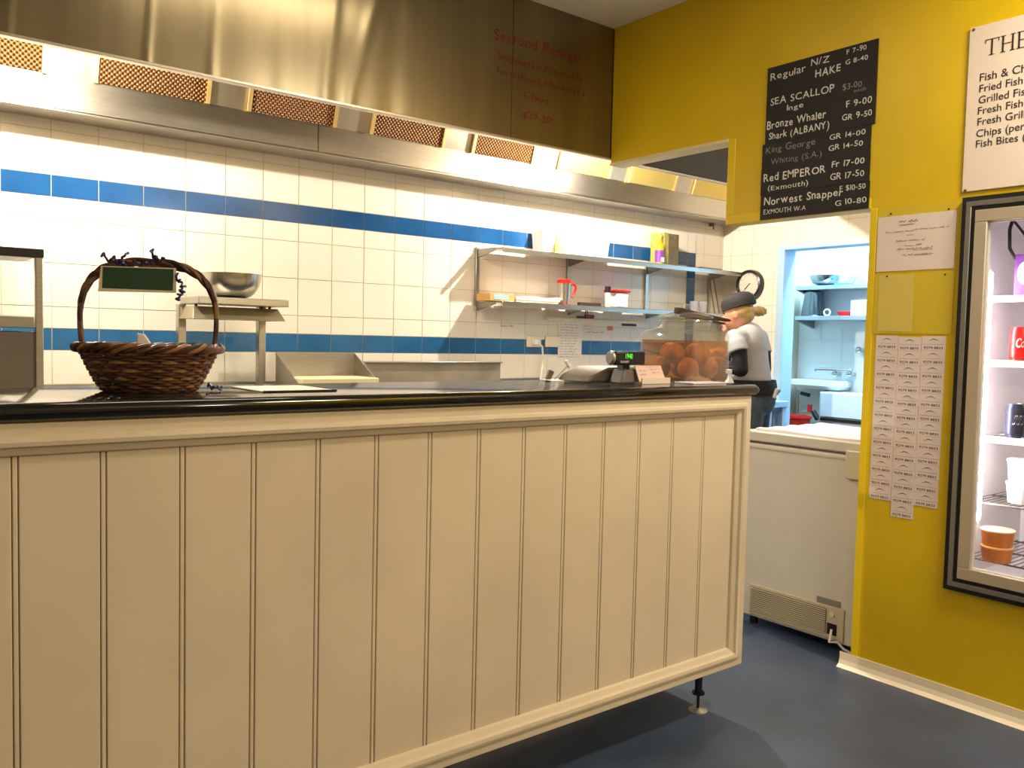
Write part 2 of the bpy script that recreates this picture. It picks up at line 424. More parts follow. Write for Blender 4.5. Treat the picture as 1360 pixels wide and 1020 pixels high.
MB().box(X0, X1, HY+.03, 4.05, 3.06, 3.075).build('hood_roof', steeld, rh)
fx = [(-40, 85, 61, 94), (123, 107, 277, 138), (327, 147, 445, 171), (490, 178, 588, 198), (624, 204, 706, 220), (738, 226, 807, 240), (832, 244, 894, 255), (917, 259, 975, 271)]
for i, (a, b, c, d) in enumerate(fx):
    xa, xb = at(a, b, Y=YB).x, at(c, d, Y=YB).x
    B0 = V(0, YB, ZT)+nf*.004
    slat = i >= 5
    fp = MB()
    fp.prism([B0+V(xa+.012, 0, 0)+up*.002, B0+V(xb-.012, 0, 0)+up*.002, B0+V(xb-.012, 0, 0)+up*.42, B0+V(xa+.012, 0, 0)+up*.42], nf*.006)
    if slat:
        for k in range(14):
            q = B0+up*(.012+.0125*k)+nf*.008
            fp.prism([q+V(xa+.012, 0, 0), q+V(xb-.012, 0, 0), q+V(xb-.012, 0, 0)+up*.006, q+V(xa+.012, 0, 0)+up*.006], nf*.006)
    o = fp.build('filter', slatfilt if slat else filt, rh); o['label'] = 'pale slatted grease filter' if slat else 'golden mesh grease filter'
    for (p, q) in ((xa, xa+.018), (xb-.018, xb)):
        MB().prism([B0+V(p, 0, 0), B0+V(q, 0, 0), B0+V(q, 0, 0)+up*.43, B0+V(p, 0, 0)+up*.43], nf*.016).build('frame_bar', filtframe, o)
def hood_pt(zx, zy): return at(630+zx*190/1211, 20+zy*160/1020, Y=HY)
for st, a, b, h in (('Seafood', (165, 222), (530, 280), 80), ('Basket', (578, 310), (885, 388), 80), ('Snapper(2)', (195, 385), (540, 445), 52), ('Prawns(2)', (595, 472), (910, 560), 48),
                    ('Sea Scallops(2)', (185, 500), (575, 580), 46), ('Mussel(2)', (595, 595), (930, 682), 44), ('Chips', (420, 705), (625, 752), 56), ('$29-50', (405, 872), (650, 918), 54)):
    p, q = hood_pt(*a), hood_pt(*b); q.z = p.z = (p.z+q.z)/2; q.y = p.y
    hh = h*190/1211/235
    MB().text(st, p, q-p, (0, 0, 1), (q-p).length, hh, hand=True, off=.0012, jit=1.2).build('marker_writing', redink, rh)['label'] = 'red marker writing'
for i, (lx, pw) in enumerate(LAMPS):
    hl = thing('hood_lamp', 'small lit bulkhead lamp up inside the hood, '+('at the left end' if i == 0 else 'above the wall shelves'), 'lamp', (lx, 3.74, 2.6))
    MB().lathe([(.055, 2.66), (.055, 2.62), (.04, 2.60)], (lx, 3.74, 0)).build('lamp_base', white, hl)
    MB().lathe([(.034, 2.604), (.034, 2.596), (.02, 2.590), (.002, 2.588)], (lx, 3.74, 0)).build('lens', lampm, hl)

# ------------------------------------------------------------------ service counter
PY = 1.96; CX1 = 2.665; CX0 = -2.2; CZ0, CZ1 = .190, 1.211; TZ = 1.25
sc_ = thing('service_counter', 'long cream tongue-and-groove panelled counter on a steel leg', 'counter', (1.6, 2.1, 0))
pb = MB(); gz0, gz1 = .262, 1.146
gx = [.2705+.1653*k for k in range(-15, 14)]
prev = CX0
for g in gx+[CX1-.02]:
    pb.box(prev, min(g-.007, CX1-.02), PY, PY+.018, gz0-.02, gz1+.02); 
    if g < CX1-.03: pb.box(g-.0045, g+.0045, PY+.0005, PY+.012, gz0-.02, gz1+.02)
    prev = g+.007
pb.build('board_panel', cream, sc_, .002)
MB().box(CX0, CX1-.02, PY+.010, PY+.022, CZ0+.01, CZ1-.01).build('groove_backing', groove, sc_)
# mitred picture-frame moulding: stepped profile (distance in from the edge, projection)
pf = [(0, 0), (0, .018), (.003, .022), (.028, .022), (.031, .028), (.040, .032), (.049, .028), (.053, .018), (.068, .010), (.071, .003), (.071, 0)]
def frame_ring(d, pr): return [V(CX0+d, PY-pr, CZ0+d), V(CX1-d, PY-pr, CZ0+d), V(CX1-d, PY-pr, CZ1-d), V(CX0+d, PY-pr, CZ1-d)]
fm = MB().loft([frame_ring(d, p) for d, p in pf], caps=False); fm.build('frame_moulding', cream, sc_)
ep = MB().box(CX1-.02, CX1, PY, 2.40, CZ0, CZ1).box(CX0, CX1-.02, 2.38, 2.40, CZ0, CZ1).box(CX0, CX1-.02, PY+.02, 2.38, CZ0, CZ0+.02).box(CX0, CX0+.02, PY, 2.40, CZ0, CZ1)
ep.build('carcass', cream, sc_, .002)
for lx in (2.548, 1.35, .1, -1.2):
    ly = 2.045
    lg = MB().cyl((lx, ly, CZ0+.0), (lx, ly, .072), .014).cyl((lx, ly, .074), (lx, ly, .066), .024).cyl((lx, ly, .068), (lx, ly, .006), .0055)
    o = lg.build('leg', black, sc_)
    MB().lathe([(.036, 0), (.036, .003), (.02, .006), (.008, .012)], (lx, ly, 0)).build('foot', mat('steel foot', (190, 182, 160), .4, .7), o)
# worktop with a bullnose
def bull(x): 
    P = []
    n = 7
    for k in range(n+1):
        a = -pi/2+pi*k/n; P.append(V(x, 1.938-.020*cos(a), (CZ1+TZ)/2+(TZ-CZ1)/2*sin(a)))
    return P+[V(x, 2.42, TZ), V(x, 2.42, CZ1)]
wt = MB().loft([bull(CX0-.02), bull(CX1+.012), [p+V(.012, 0 if p.y > 2 else .006, ((CZ1+TZ)/2-p.z)*.25) for p in bull(CX1+.012)], [p+V(.02, .0 if p.y > 2 else .02, ((CZ1+TZ)/2-p.z)*.7) for p in bull(CX1+.012)]])
tag(wt.build('worktop', black_top), 'glossy black worktop with rounded edge on the panelled counter', 'countertop')
struct('notch_shade', MB().box(W+.092, XR-.002, HY-.012, HY-.002, 2.432, CEIL-.002), mat('unlit hood shade', (62, 58, 56), .8))  # added sheet, coloured dark for the shade on the hood face behind the notch
# small fitting on the gutter end at the right
cl = at(948, 297, Y=4.36)
tag(MB().box(cl.x-.012, cl.x+.012, 4.35, D-.0005, cl.z-.02, cl.z+.02).cyl((cl.x, 4.36, cl.z-.018), (cl.x, 4.36, cl.z-.045), .007).build('pipe_clip', steeld, bevel=.002), 'small grey clip on the tiles at the right end of the hood', 'clip')

# ------------------------------------------------------------------ back bench with equipment
bench = thing('steel_bench', 'long stainless steel cooking bench along the tiled back wall', 'bench', (1.5, 3.9, 0))
MB().box(-2.9, 5.2, 3.76, D-.004, .86, .898).build('bench_top', steel, bench, .004)
struct('trim_4', MB().box(-2.9, 5.3, D-.024, D-.004, .902, 1.145), steel, .003)
MB().box(-2.9, 5.2, 3.80, D-.01, .12, .86).build('cabinet_front', steeld, bench)
for x in (-2.8, -1.0, .8, 2.6, 5.1): MB().cyl((x, 3.86, 0), (x, 3.86, .12), .025).build('leg', steeld, bench)

# heated display cabinet at the left edge
yh = 3.30
pr = at(58, 436, Y=yh); pl = at(47.5, 436, Y=yh); zt = at(55, 334, Y=yh).z; zs = at(47, 420, Y=yh).z; zs2 = at(47, 436, Y=yh).z
hc = thing('chip_warmer', 'stainless steel heated food cabinet with a dark top bar, at the left edge', 'food warmer', (pr.x-.6, yh+.2, 0))
xl = pr.x-1.2
MB().box(xl, pr.x-.004, yh+.01, yh+.40, .90, zs2-.012).build('body', mat('grey steel side', (120, 114, 106), .5, .8), hc, .004)
MB().box(xl, pl.x-.004, yh-.01, yh+.42, zs2, zs).build('shelf', steel, hc, .003)
for y in (yh,): MB().box(pl.x, pr.x, y, y+.03, .9, zt+.004).build('post', steel, hc, .003)
MB().box(xl, pr.x+.002, yh-.004, yh+.03, zt-.022, zt+.008).build('top_bar', mat('dark top bar', (34, 24, 18), .5), hc, .003)
MB().box(xl, pr.x, yh+.035, yh+.405, zt-.012, zt).build('top_plate', steel, hc)
MB().box(xl, pl.x-.002, yh+.39, yh+.394, zs+.002, zt-.014).build('back_glass', glass, hc)
for x in (xl+.05, pr.x-.06): MB().box(x, x+.04, yh+.2, yh+.24, 0, .90).build('leg', steeld, hc)

# gantry shelf with heat lamp trough and the bowl on it
yg, ygb = 3.95, 4.22
a, b = at(263.7, 393, Y=yg), at(384, 408, Y=yg); zt_, zb_ = at(263.7, 393, Y=yg).z, at(384, 408, Y=yg).z
gt = thing('heat_lamp_gantry', 'small stainless steel gantry shelf with a heat lamp trough and glass below', 'gantry shelf', ((a.x+b.x)/2, (yg+ygb)/2, .90))
MB().box(a.x, b.x, yg, ygb, zb_, zt_).build('shelf', steel, gt, .003)
ta, tb = at(255, 423, Y=yg+.03), at(378.5, 427, Y=yg+.03); z2 = (ta.z+tb.z)/2; z1 = at(264, 406, Y=yg+.03).z
MB().loft([[V(ta.x, yg+.02, z2), V(tb.x, yg+.02, z2), V(tb.x, ygb-.02, z2), V(ta.x, ygb-.02, z2)], [V(ta.x+.02, yg+.07, z1), V(tb.x-.02, yg+.07, z1), V(tb.x-.02, ygb-.07, z1), V(ta.x+.02, ygb-.07, z1)]]).build('heat_lamp', mat('lamp trough steel', (178, 168, 140), .4, .85), gt, .002)
for x in (ta.x+.04, tb.x-.09, tb.x-.05): MB().cyl((x, yg+.1, z1-.002), (x, yg+.1, zb_+.002), .007).build('hanger', black, gt)
for q in (240, 346): 
    c = at(q, 460, Y=ygb-.02); MB().box(c.x-.018, c.x+.018, ygb-.045, ygb+.0, .90, zb_).build('post', steel, gt, .002)
c0, c1 = at(246, 460, Y=ygb-.02), at(341, 460, Y=ygb-.02)
MB().box(c0.x, c1.x, ygb-.026, ygb-.022, 1.10, z2-.003).build('glass', glass, gt)
def bowl_prof(R, H, t=.003):
    P = [(R*.36, 0)]+[(R*(.36+.60*sin(k/7*pi/2)), H*(1-cos(k/7*pi/2))*.98) for k in range(1, 8)]+[(R, H*.985), (R, H)]
    return P+[(r-t if r < R else R-.012, z+(t if z < H*.9 else 0)) for r, z in reversed(P[:-1])]
bc = at(308, 392, Y=4.06); r = 39/1131.6*(bc-CP).dot(_F)
tag(MB().lathe(bowl_prof(r, .115), (bc.x, 4.06, zt_+.001), 40, caps=True).build('mixing_bowl', mat('bowl steel', (196, 190, 178), .24, 1, .1, 6)), 'wide stainless steel mixing bowl on the heat lamp gantry', 'bowl')

# chip scuttle: sloping sided steel box with a cream board in it
yc, yc2 = 4.12, 3.83
A, B = at(367, 467, Y=yc), at(471, 470, Y=yc); zt2 = (A.z+B.z)/2
scu = thing('chip_scuttle', 'stainless steel chip scuttle with two sloping triangular sides', 'scuttle', ((A.x+B.x)/2, yc2, .90))
zf = at(412, 513, Y=yc2).z; zl = .90
MB().box(A.x, B.x, yc, yc+.006, zl, zt2).build('back_panel', steel, scu)
for x in (A.x, B.x): 
    o = MB().prism([V(x-.003, yc, zl), V(x-.003, yc, zt2), V(x-.003, yc2, zf), V(x-.003, yc2-.02, zl)], V(.006, 0, 0)).build('side_panel', steel, scu)
MB().box(A.x, B.x, yc2-.02, yc, zl, zl+.10).build('tray', steel, scu)
MB().box(A.x, B.x, yc2-.02, yc2-.014, zl, zf).build('front_panel', steel, scu)
P0, P1 = at(405, 500, Y=4.0), at(501, 500, Y=4.0)
tag(MB().box(A.x+.012, B.x-.012, yc2+.0, yc-.01, P0.z-.03, P0.z-.002).build('cutting_board', mat('cream board', (236, 222, 176), .5), bevel=.004), 'cream cutting board lying in the steel chip scuttle', 'cutting board')
# fryer splash panel
A, B = at(486, 480, Y=4.15), at(665, 482, Y=4.15)
fs = thing('fryer', 'low stainless steel fryer with a plain upright splash panel', 'fryer', ((A.x+B.x)/2, 4.1, .90))
MB().box(A.x, B.x, 4.15, 4.17, .90, A.z-.006).build('splash_panel', mat('scuffed steel', (172, 162, 146), .45, .5, .3, 4), fs, .002)
MB().box(A.x-.004, B.x+.004, 4.135, 4.20, A.z-.008, A.z).build('rim', steel, fs, .002)
MB().box(A.x+.12, B.x, 3.80, 4.148, .90, 1.0).build('vat', steeld, fs, .004)
MB().box(B.x-.012, B.x, 4.172, 4.31, .90, A.z-.008).build('end_plate', steeld, fs)

# ------------------------------------------------------------------ wall shelves
ws = thing('wall_shelf_unit', 'two tier stainless steel shelf unit on uprights on the tiled back wall', 'shelf', (4.3, D, 1.6))
YS = 4.18; SX0, SX1 = 3.20, 5.585
ZU, ZL = 1.962, 1.632
for z in (ZU, ZL):
    MB().box(SX0, SX1, YS, D-.025, z-.004, z).box(SX0, SX1, YS, YS+.003, z-.032, z).build('shelf', steel, ws, .0015)
for px in (632, 753, 857, 941):
    x = at(px, 370, Y=D).x
    MB().box(x-.014, x+.014, D-.02, D-.002, ZL-.03, ZU+.01).build('upright', steel, ws, .002)
    for z in (ZU, ZL):
        MB().prism([V(x-.006, D-.02, z-.005), V(x-.006, YS+.01, z-.005), V(x-.006, YS+.01, z-.02), V(x-.006, D-.02, z-.06)], V(.012, 0, 0)).build('bracket', steeld, ws)
def shp(px, py=None, z=ZL, Y=4.26): p = at(px, 400, Y=Y); return V(p.x, Y, z+.0005)
def zat(px, py, Y=4.26): return at(px, py, Y=Y).z
def span(a, b, Y=4.26): return at(b, 400, Y=Y).x-at(a, 400, Y=Y).x
# cardboard box with a blue label
x0, x1 = at(633, 392, Y=4.27).x+.055, at(675, 392, Y=4.27).x
cb = thing('cardboard_box', 'flat brown cardboard box with pale blue label, left end of the lower wall shelf', 'box', ((x0+x1)/2, 4.27, ZL))
MB().box(x0, x1, 4.205, 4.35, ZL+.0005, ZL+.045).build('carton', card, cb, .002)
MB().box(x0+.03, x1-.05, 4.2030, 4.2048, ZL+.010, ZL+.038).build('label_sticker', bluelab, cb)
# stack of papers
x0, x1 = at(676, 395, Y=4.27).x, at(737, 395, Y=4.27).x
for i in range(3):
    nm = ('open_folder', 'paper_pad', 'paper_pad')[i]
    lb = ('opened folder of loose sheets on top of two pads on the lower wall shelf', 'white paper pad under the opened folder on the lower wall shelf', 'bottom white paper pad lying directly on the lower wall shelf')[i]
    z = ZL+.0005+(2-i)*.014
    m_ = MB()
    if i == 0:
        n = 12; m_.loft([[V(x0+(x1-x0)*k/n, y, z+.004+.010*abs(sin(pi*k/n*1.5))*(.6+.4*(k/n))) for k in range(n+1)]+[V(x0+(x1-x0)*k/n, y, z) for k in range(n, -1, -1)] for y in (4.2, 4.36)])
    else: m_.box(x0+.004*i, x1-.012*i, 4.195+.006*i, 4.36, z, z+.0132)
    tag(m_.build(nm, whitep, bevel=0), lb, 'folder' if i == 0 else 'paper pad')
# travel mug
c = shp(749); ml = thing('travel_mug', 'steel travel mug with red lid and red handle on the lower wall shelf', 'mug', c)
hm = .165; rb, rt = .036, .046
MB().lathe([(rb, c.z+.006), (rt, c.z+hm-.02), (rt, c.z+hm-.018)], (c.x, c.y, 0)).build('cup', steel, ml)
MB().lathe([(rb+.002, c.z), (rb+.002, c.z+.008)], (c.x, c.y, 0)).build('base_ring', redmat, ml)
MB().lathe([(rt+.003, c.z+hm-.022), (rt+.004, c.z+hm-.004), (rt-.004, c.z+hm+.003), (.01, c.z+hm+.004)], (c.x, c.y, 0)).build('lid', redmat, ml)
hx = c.x+rt
MB().tube([V(hx-.004, c.y, c.z+hm-.03), V(hx+.03, c.y, c.z+hm-.024), V(hx+.055, c.y, c.z+hm-.032), V(hx+.056, c.y, c.z+hm-.055), V(hx+.04, c.y, c.z+hm-.09), V(hx+.026, c.y, c.z+hm-.112)], .0085, 8).build('handle', redmat, ml)
# shaker and tub with red lid
c = shp(820); tb = thing('storage_tub', 'white plastic tub with a wide red lid on the lower wall shelf', 'tub', c)
MB().box(c.x-.062, c.x+.062, c.y-.05, c.y+.05, c.z, c.z+.108).build('tub_body', white, tb, .012)
MB().box(c.x-.082, c.x+.07, c.y-.06, c.y+.06, c.z+.109, c.z+.124).build('lid', redmat, tb, .004)
c = shp(807, Y=4.205); sk = thing('spice_shaker', 'small clear shaker with black lid in front of the red lidded tub', 'shaker', c)
MB().lathe([(.020, c.z), (.021, c.z+.09), (.016, c.z+.1)], (c.x, c.y, 0)).build('bottle_body', mat('shaker glass', (190, 182, 170), .2), sk)
MB().lathe([(.021, c.z+.1), (.021, c.z+.138), (.018, c.z+.14)], (c.x, c.y, 0)).build('cap', black, sk)
# low dark object between mug and tub
c = shp(782, Y=4.34)
tag(MB().box(c.x-.09, c.x+.11, 4.33, 4.36, c.z, c.z+.03).build('knife_sharpener', brownm, bevel=.004), 'low dark brown bar at the back of the lower wall shelf', 'kitchen tool')
# clear cups at the right end of the lower shelf
for i, q in enumerate((922, 934)):
    c = shp(q); tag(MB().lathe([(.026, c.z), (.034, c.z+.085), (.032, c.z+.085), (.024, c.z+.003)], (c.x, c.y, 0)).build('plastic_cup', clearpl), 'clear plastic cup on the lower wall shelf, '+('by the blue tile column' if i == 0 else 'nearest the thin wire rods'), 'cup', 'clear cups on the lower wall shelf')
for i, q in enumerate((947, 953)):
    a = at(q-1.5, 375, Y=4.33); b_ = at(q+3, 405, Y=4.33); tag(MB().cyl((a.x, 4.36, ZU-.05), (b_.x, 4.33, ZL+.001), .005).build('wire_rod', steeld), 'thin steel rod leaning at the right end of the wall shelves, '+('left one' if i == 0 else 'right one'), 'rod', 'rods leaning on the wall shelf')
# top shelf: white tub with flared sides, yellow squeeze bottle, oil bottle, tin
xa, xb = at(717, 330, Y=4.30).x, at(803, 330, Y=4.30).x
tag(MB().loft([[V(xa-k*.012, 4.27-k*.01, z), V(xb+k*.012, 4.27-k*.01, z), V(xb+k*.012, 4.37+k*.003, z), V(xa-k*.012, 4.37+k*.003, z)] for k, z in ((0, ZU+.0005), (1, ZU+.13), (1.15, ZU+.15))]).build('foam_tray_stack', white, bevel=.003), 'long white foam container on the upper wall shelf behind the yellow bottle', 'container')
c = shp(742, z=ZU, Y=4.225); sq = thing('squeeze_bottle', 'pale yellow squeeze bottle with pointed nozzle on the upper wall shelf', 'bottle', c)
MB().lathe([(.034, c.z), (.034, c.z+.06), (.026, c.z+.085), (.014, c.z+.095)], (c.x, c.y, 0)).build('bottle_body', paleyel, sq)
MB().lathe([(.016, c.z+.096), (.013, c.z+.11), (.003, c.z+.165)], (c.x, c.y, 0)).build('nozzle', paleyel, sq)
c = shp(874, z=ZU, Y=4.22); ob = thing('oil_bottle', 'olive oil bottle with purple label on the upper wall shelf', 'bottle', c)
MB().lathe([(.030, c.z), (.032, c.z+.12), (.028, c.z+.14), (.013, c.z+.165), (.012, c.z+.20)], (c.x, c.y, 0)).build('bottle_body', oliveoil, ob)
MB().lathe([(.014, c.z+.195), (.014, c.z+.222)], (c.x, c.y, 0)).build('cap', mat('gold cap', (190, 168, 60), .4), ob)
MB().lathe([(.0325, c.z+.012), (.0337, c.z+.098)], (c.x, c.y, 0), caps=False).build('label_wrap', purple, ob)
MB().box(c.x-.02, c.x+.012, c.y-.036, c.y-.0335, c.z+.014, c.z+.046).build('label_patch', white, ob)
xa, xm, xb = at(880, 330, Y=4.24).x, at(887, 330, Y=4.24).x, at(899.5, 330, Y=4.24).x
tn = thing('oil_tin', 'tall rectangular oil tin with orange front beside the purple labelled bottle', 'tin', (xm, 4.28, ZU))
MB().box(xm-.005, xb+.005, 4.23, 4.36, ZU+.0005, ZU+.232).build('tin_body', mat('dark olive tin', (112, 100, 66), .5, .2, .4, 30), tn, .004)
MB().box(xa-.005, xm-.006, 4.225, 4.355, ZU+.0005, ZU+.235).build('tin_front', mat('orange printed tin', (214, 150, 60), .5, 0, .4, 22, nrgb=(120, 150, 80)), tn, .004)
MB().lathe([(.018, ZU+.235), (.018, ZU+.255)], (xm-.02, 4.28, 0)).build('cap', white, tn)
tr_ = at(935, 352, Y=4.28)
tag(MB().box(tr_.x-.12, tr_.x+.12, 4.2, 4.36, ZU+.0005, ZU+.012).build('baking_tray', steeld, bevel=.003), 'flat grey tray at the right end of the upper wall shelf', 'tray')
# magnetic ledge with red tool, paper notes, sockets
a, b = at(722, 418, Y=D), at(855, 429, Y=D)
z0 = at(745, 426, Y=D).z
ld = tag(MB().box(a.x, b.x, D-.035, D-.003, z0, z0+.022).build('wall_ledge', beigepl, bevel=.004), 'narrow white ledge fixed to the tiles below the wall shelves', 'ledge')
c = at(778, 420, Y=D-.02); rt_ = thing('red_tool', 'small dark red handled cutter on the narrow white ledge', 'tool', (c.x, D-.02, z0+.0225))
MB().box(c.x-.01, c.x+.075, D-.03, D-.012, z0+.0228, z0+.05).build('handle', mat('dark red plastic', (120, 16, 24), .4), rt_, .006)
MB().box(c.x-.085, c.x-.008, D-.026, D-.018, z0+.024, z0+.036).build('blade', black, rt_, .001)
MB().tube([V(c.x+.0, D-.02, z0+.045), V(c.x-.004, D-.02, z0+.085), V(c.x+.014, D-.02, z0+.09), V(c.x+.016, D-.02, z0+.05)], .003).build('trigger', black, rt_)
def wall_sheet(name, px0, py0, px1, py1, m_, label, cat, seed, lines, Y=D, h=.010):
    a, b = at(px0, py0, Y=Y-.004), at(px1, py1, Y=Y-.004)
    th = thing(name, label, cat, ((a.x+b.x)/2, Y-.004, b.z))
    MB().box(a.x, b.x, Y-.0045, Y-.0022, b.z, a.z).build('sheet', m_, th)
    if lines:
        s = MB()
        for k in range(lines):
            scribble(s, V(a.x+.012, Y-.0046, a.z-(a.z-b.z)*(k+1)/(lines+.6)), (1, 0, 0), (0, 0, 1), (b.x-a.x)*random.uniform(.55, .85), h, seed=seed+k, off=.0006)
        s.build('handwriting', ink, th)
    return th
wall_sheet('order_list', 742, 428, 772, 477, whitep, 'long white handwritten sheet taped to the tiles beside the sockets', 'paper', 3, 13)
wall_sheet('note_paper', 773.5, 430, 791, 440, pinkp, 'short pinkish note taped right of the long handwritten sheet', 'paper', 40, 2)
wall_sheet('orange_tag', 807, 433, 814, 439, mat('orange tag', (214, 140, 100), .6), 'tiny orange tag pinned below the white ledge', 'tag', 50, 0)
c0, c1 = at(827, 429.5, Y=D-.01), at(845, 433.5, Y=D-.01)
tag(MB().box(c0.x, c1.x, D-.012, D-.002, c1.z, c0.z).build('magnet_clip', black, bevel=.002), 'small black magnet bar under the right end of the white ledge', 'magnet')
for nm, pos, sd, ln in (('wall_note', (665, 434), 61, .10), ('wall_note', (779, 442), 66, .17)):
    p = at(*pos, Y=D-.0022); s = MB(); scribble(s, p, (1, 0, 0), (0, 0, 1), ln, .016, seed=sd)
    tag(s.build(nm, ink, smooth=False), 'few black pen marks written on the tiles '+('left of the sockets' if sd == 61 else 'right of the long handwritten sheet'), 'writing')
for i, (qa, qb) in enumerate(((698.5, 717), (723, 741.5))):
    a, b = at(qa, 446.5, Y=D), at(qb, 461, Y=D)
    so = thing('power_socket', ('cream wall socket with a plug and white cord' if i == 0 else 'cream blank wall plate right of the corded socket'), 'socket', ((a.x+b.x)/2, D-.01, b.z))
    MB().box(a.x, b.x, D-.014, D-.002, b.z, a.z).build('plate', beigepl, so, .003)
    if i == 0:
        pg = MB().box((a.x+b.x)/2-.02, (a.x+b.x)/2+.02, D-.045, D-.0145, b.z+.015, b.z+.05).build('plug', white, so, .005)
        px_ = (a.x+b.x)/2+.01
        pts = [V(px_, D-.04, b.z+.03), V(px_+.03, D-.05, b.z+.005), V(px_+.04, D-.05, b.z-.08), V(px_+.022, D-.05, b.z-.2), V(px_+.02, D-.055, b.z-.36)]
        MB().tube(pts, .006, 8).build('cord', beigepl, so)
# ------------------------------------------------------------------ wicker basket
YBK = 2.21
bc = at(194, 520, Y=YBK); bl, brr = at(133, 520, Y=YBK), at(255, 520, Y=YBK)
rl, rr_ = at(104, 461, Y=YBK), at(286, 463, Y=YBK); zr = (rl.z+rr_.z)/2
ux = V(.96, -.27, 0).normalized()          # the long side faces the shop
RBx = (brr-bl).dot(ux)/2; RRx = (rr_-rl).dot(ux)/2
ctr = (rl+rr_)/2; ctr = V(ctr.x, YBK, TZ)
uy = V(-ux.y, ux.x, 0)
RBy, RRy = RBx*.72, RRx*.72
def bp_(a, k, off=0):
    """point on the basket wall: angle a, height share k"""
    f = k**.8; rx = RBx+(RRx-RBx)*f+off; ry = RBy+(RRy-RBy)*f+off
    return ctr+ux*(rx*cos(a))+uy*(ry*sin(a))+V(0, 0, .004+(zr-TZ-.008)*k)
bk = thing('wicker_basket', 'dark brown wicker basket with tall arched handle on the black worktop', 'basket', (ctr.x, ctr.y, TZ))
NS = 30; wv = MB()
for k in range(15):
    kk = (k+.5)/15; n = NS*4; pts = []
    for i in range(n):
        a = 2*pi*i/n; pts.append(bp_(a, kk, .0042*cos(a*NS/2+(pi if k % 2 else 0)))+V(0, 0, random.uniform(-.0008, .0008)))
    wv.m(k % 3 == 1); wv.tube(pts, .0046, 6, closed=True)
wv.build('woven_wall', [wicker, wicker_l], bk)
stk = MB()
for i in range(NS):
    a = 2*pi*(i+.25)/NS; stk.tube([bp_(a, k/5) for k in range(6)], .0032, 6)
stk.build('stakes', wicker, bk)
bs = MB().loft([[bp_(2*pi*i/40, 0, o)+V(0, 0, z) for i in range(40)] for o, z in ((-.004, -.0035), (.003, -.003), (.003, .004), (-.004, .005))]); bs.build('basket_base', wicker, bk)
rm = MB()
for s_ in range(4):
    pts = []; n = 140
    for i in range(n):
        a = 2*pi*i/n; ph = a*9+s_*pi/2
        pts.append(bp_(a, 1, .007+.010*cos(ph))+V(0, 0, .004+.008*sin(ph)))
    rm.m(s_ % 2); rm.tube(pts, .0055, 6, closed=True)
rm.build('braided_rim', [wicker, wicker_l], bk)
zt_h = at(190, 342, Y=YBK).z; hl_, hr_ = at(109, 450, Y=YBK), at(281, 452, Y=YBK)
hb = MB()
for s_ in range(3):
    pts = []; n = 70
    for i in range(n+1):
        tt = i/n; a = pi*(1-tt); 
        xx = RRx*(.97+.10*sin(a*2 if a < pi/2 else (pi-a)*2))*(abs(cos(a))**.62)*(1 if cos(a) > 0 else -1); 
        ww = min(1, sin(a)*8)
        zz = zr-.06*(1-ww)*0+(zt_h-zr-.012)*(sin(a)**.80)
        base = ctr+ux*(xx*1.0)+V(0, 0, zz-TZ)
        ph = tt*30+s_*2*pi/3
        pts.append(base+uy*(.0062*cos(ph))+V(0, 0, .0062*sin(ph)))
    hb.m(s_ == 1); hb.tube(pts, [.0068 if .12 < i/n < .88 else .006 for i in range(n+1)], 6)
hb.build('arched_handle', [wicker, wicker_l], bk)
# green sign hanging from the handle
def bpx(px, py, off=0): 
    """pixel on the upright plane through the long axis of the basket, shifted off towards the shop"""
    n = uy; o = ctr-uy*off; r = _R*(px-680)-_U*(py-510)+_F*FPX
    return CP+r*((o-CP).dot(n)/r.dot(n))
sg = thing('green_sign', 'dark green card with cream border hung from the basket handle', 'sign', bpx(182, 388, .01))
qd = [bpx(130, 387, .012), bpx(234, 389, .012), bpx(234, 356, .012), bpx(134, 353, .012)]
MB().prism(qd, uy*.003).build('card_back', cream, sg)
qd = [bpx(135.5, 382.5, .0128), bpx(229.5, 386, .0128), bpx(230.5, 357.5, .0128), bpx(136.5, 354.5, .0128)]
MB().prism(qd, uy*.0006).build('green_panel', green, sg)
rbb = thing('curling_ribbon', 'dark purple curling ribbon wound on the basket handle', 'ribbon', bpx(182, 350))
def curl(p0, p1, turns, rad, w=.0030):
    pts = []; n = int(turns*10)
    d = (p1-p0); t = d.normalized(); s1 = uy; s2 = t.cross(s1)
    for i in range(n+1):
        a = 2*pi*turns*i/n; pts.append(p0+d*(i/n)+s1*(rad*cos(a))+s2*(rad*sin(a)*(.6+.6*sin(i*.7)))+V(0, 0, .004*sin(i*.45)))
    return MB().tube(pts, w, 5)
for p, q, tn_ in (((134, 341), (150, 346), 1.5), ((148, 345), (168, 352), 2), ((160, 352), (169, 336), 2), ((176, 352), (205, 349), 2.5), ((199, 334), (210, 346), 2), ((204, 346), (219, 344), 1.5), ((232, 366), (243, 380), 3), ((243, 380), (237, 399), 4.5)):
    curl(bpx(*p, .014), bpx(*q, .014), tn_, .0065).build('curl', ribbonm, rbb)
a = bpx(262, 505, .0); b_ = ctr+ux*(RBx+.03)-uy*.02
tag(curl(V(b_.x, b_.y, TZ+.010), V(b_.x+.03, b_.y-.015, TZ+.010), 3, .006).build('ribbon_end', ribbonm), 'loose purple ribbon curl lying beside the basket foot', 'ribbon')
tag(MB().prism([ctr+ux*-.03+V(0, 0, .05), ctr+ux*.0+V(0, 0, .05), ctr+ux*.002+V(0, 0, zr-TZ+.012), ctr+ux*-.012+V(0, 0, zr-TZ+.034), ctr+ux*-.03+V(0, 0, zr-TZ+.036)], uy*.012).build('card_fork', mat('frosted plastic', (226, 220, 216), .4), bevel=.003), 'frosted white plastic card holder sticking up in the basket', 'card holder')
lf = MB(); rd = random.Random(3)
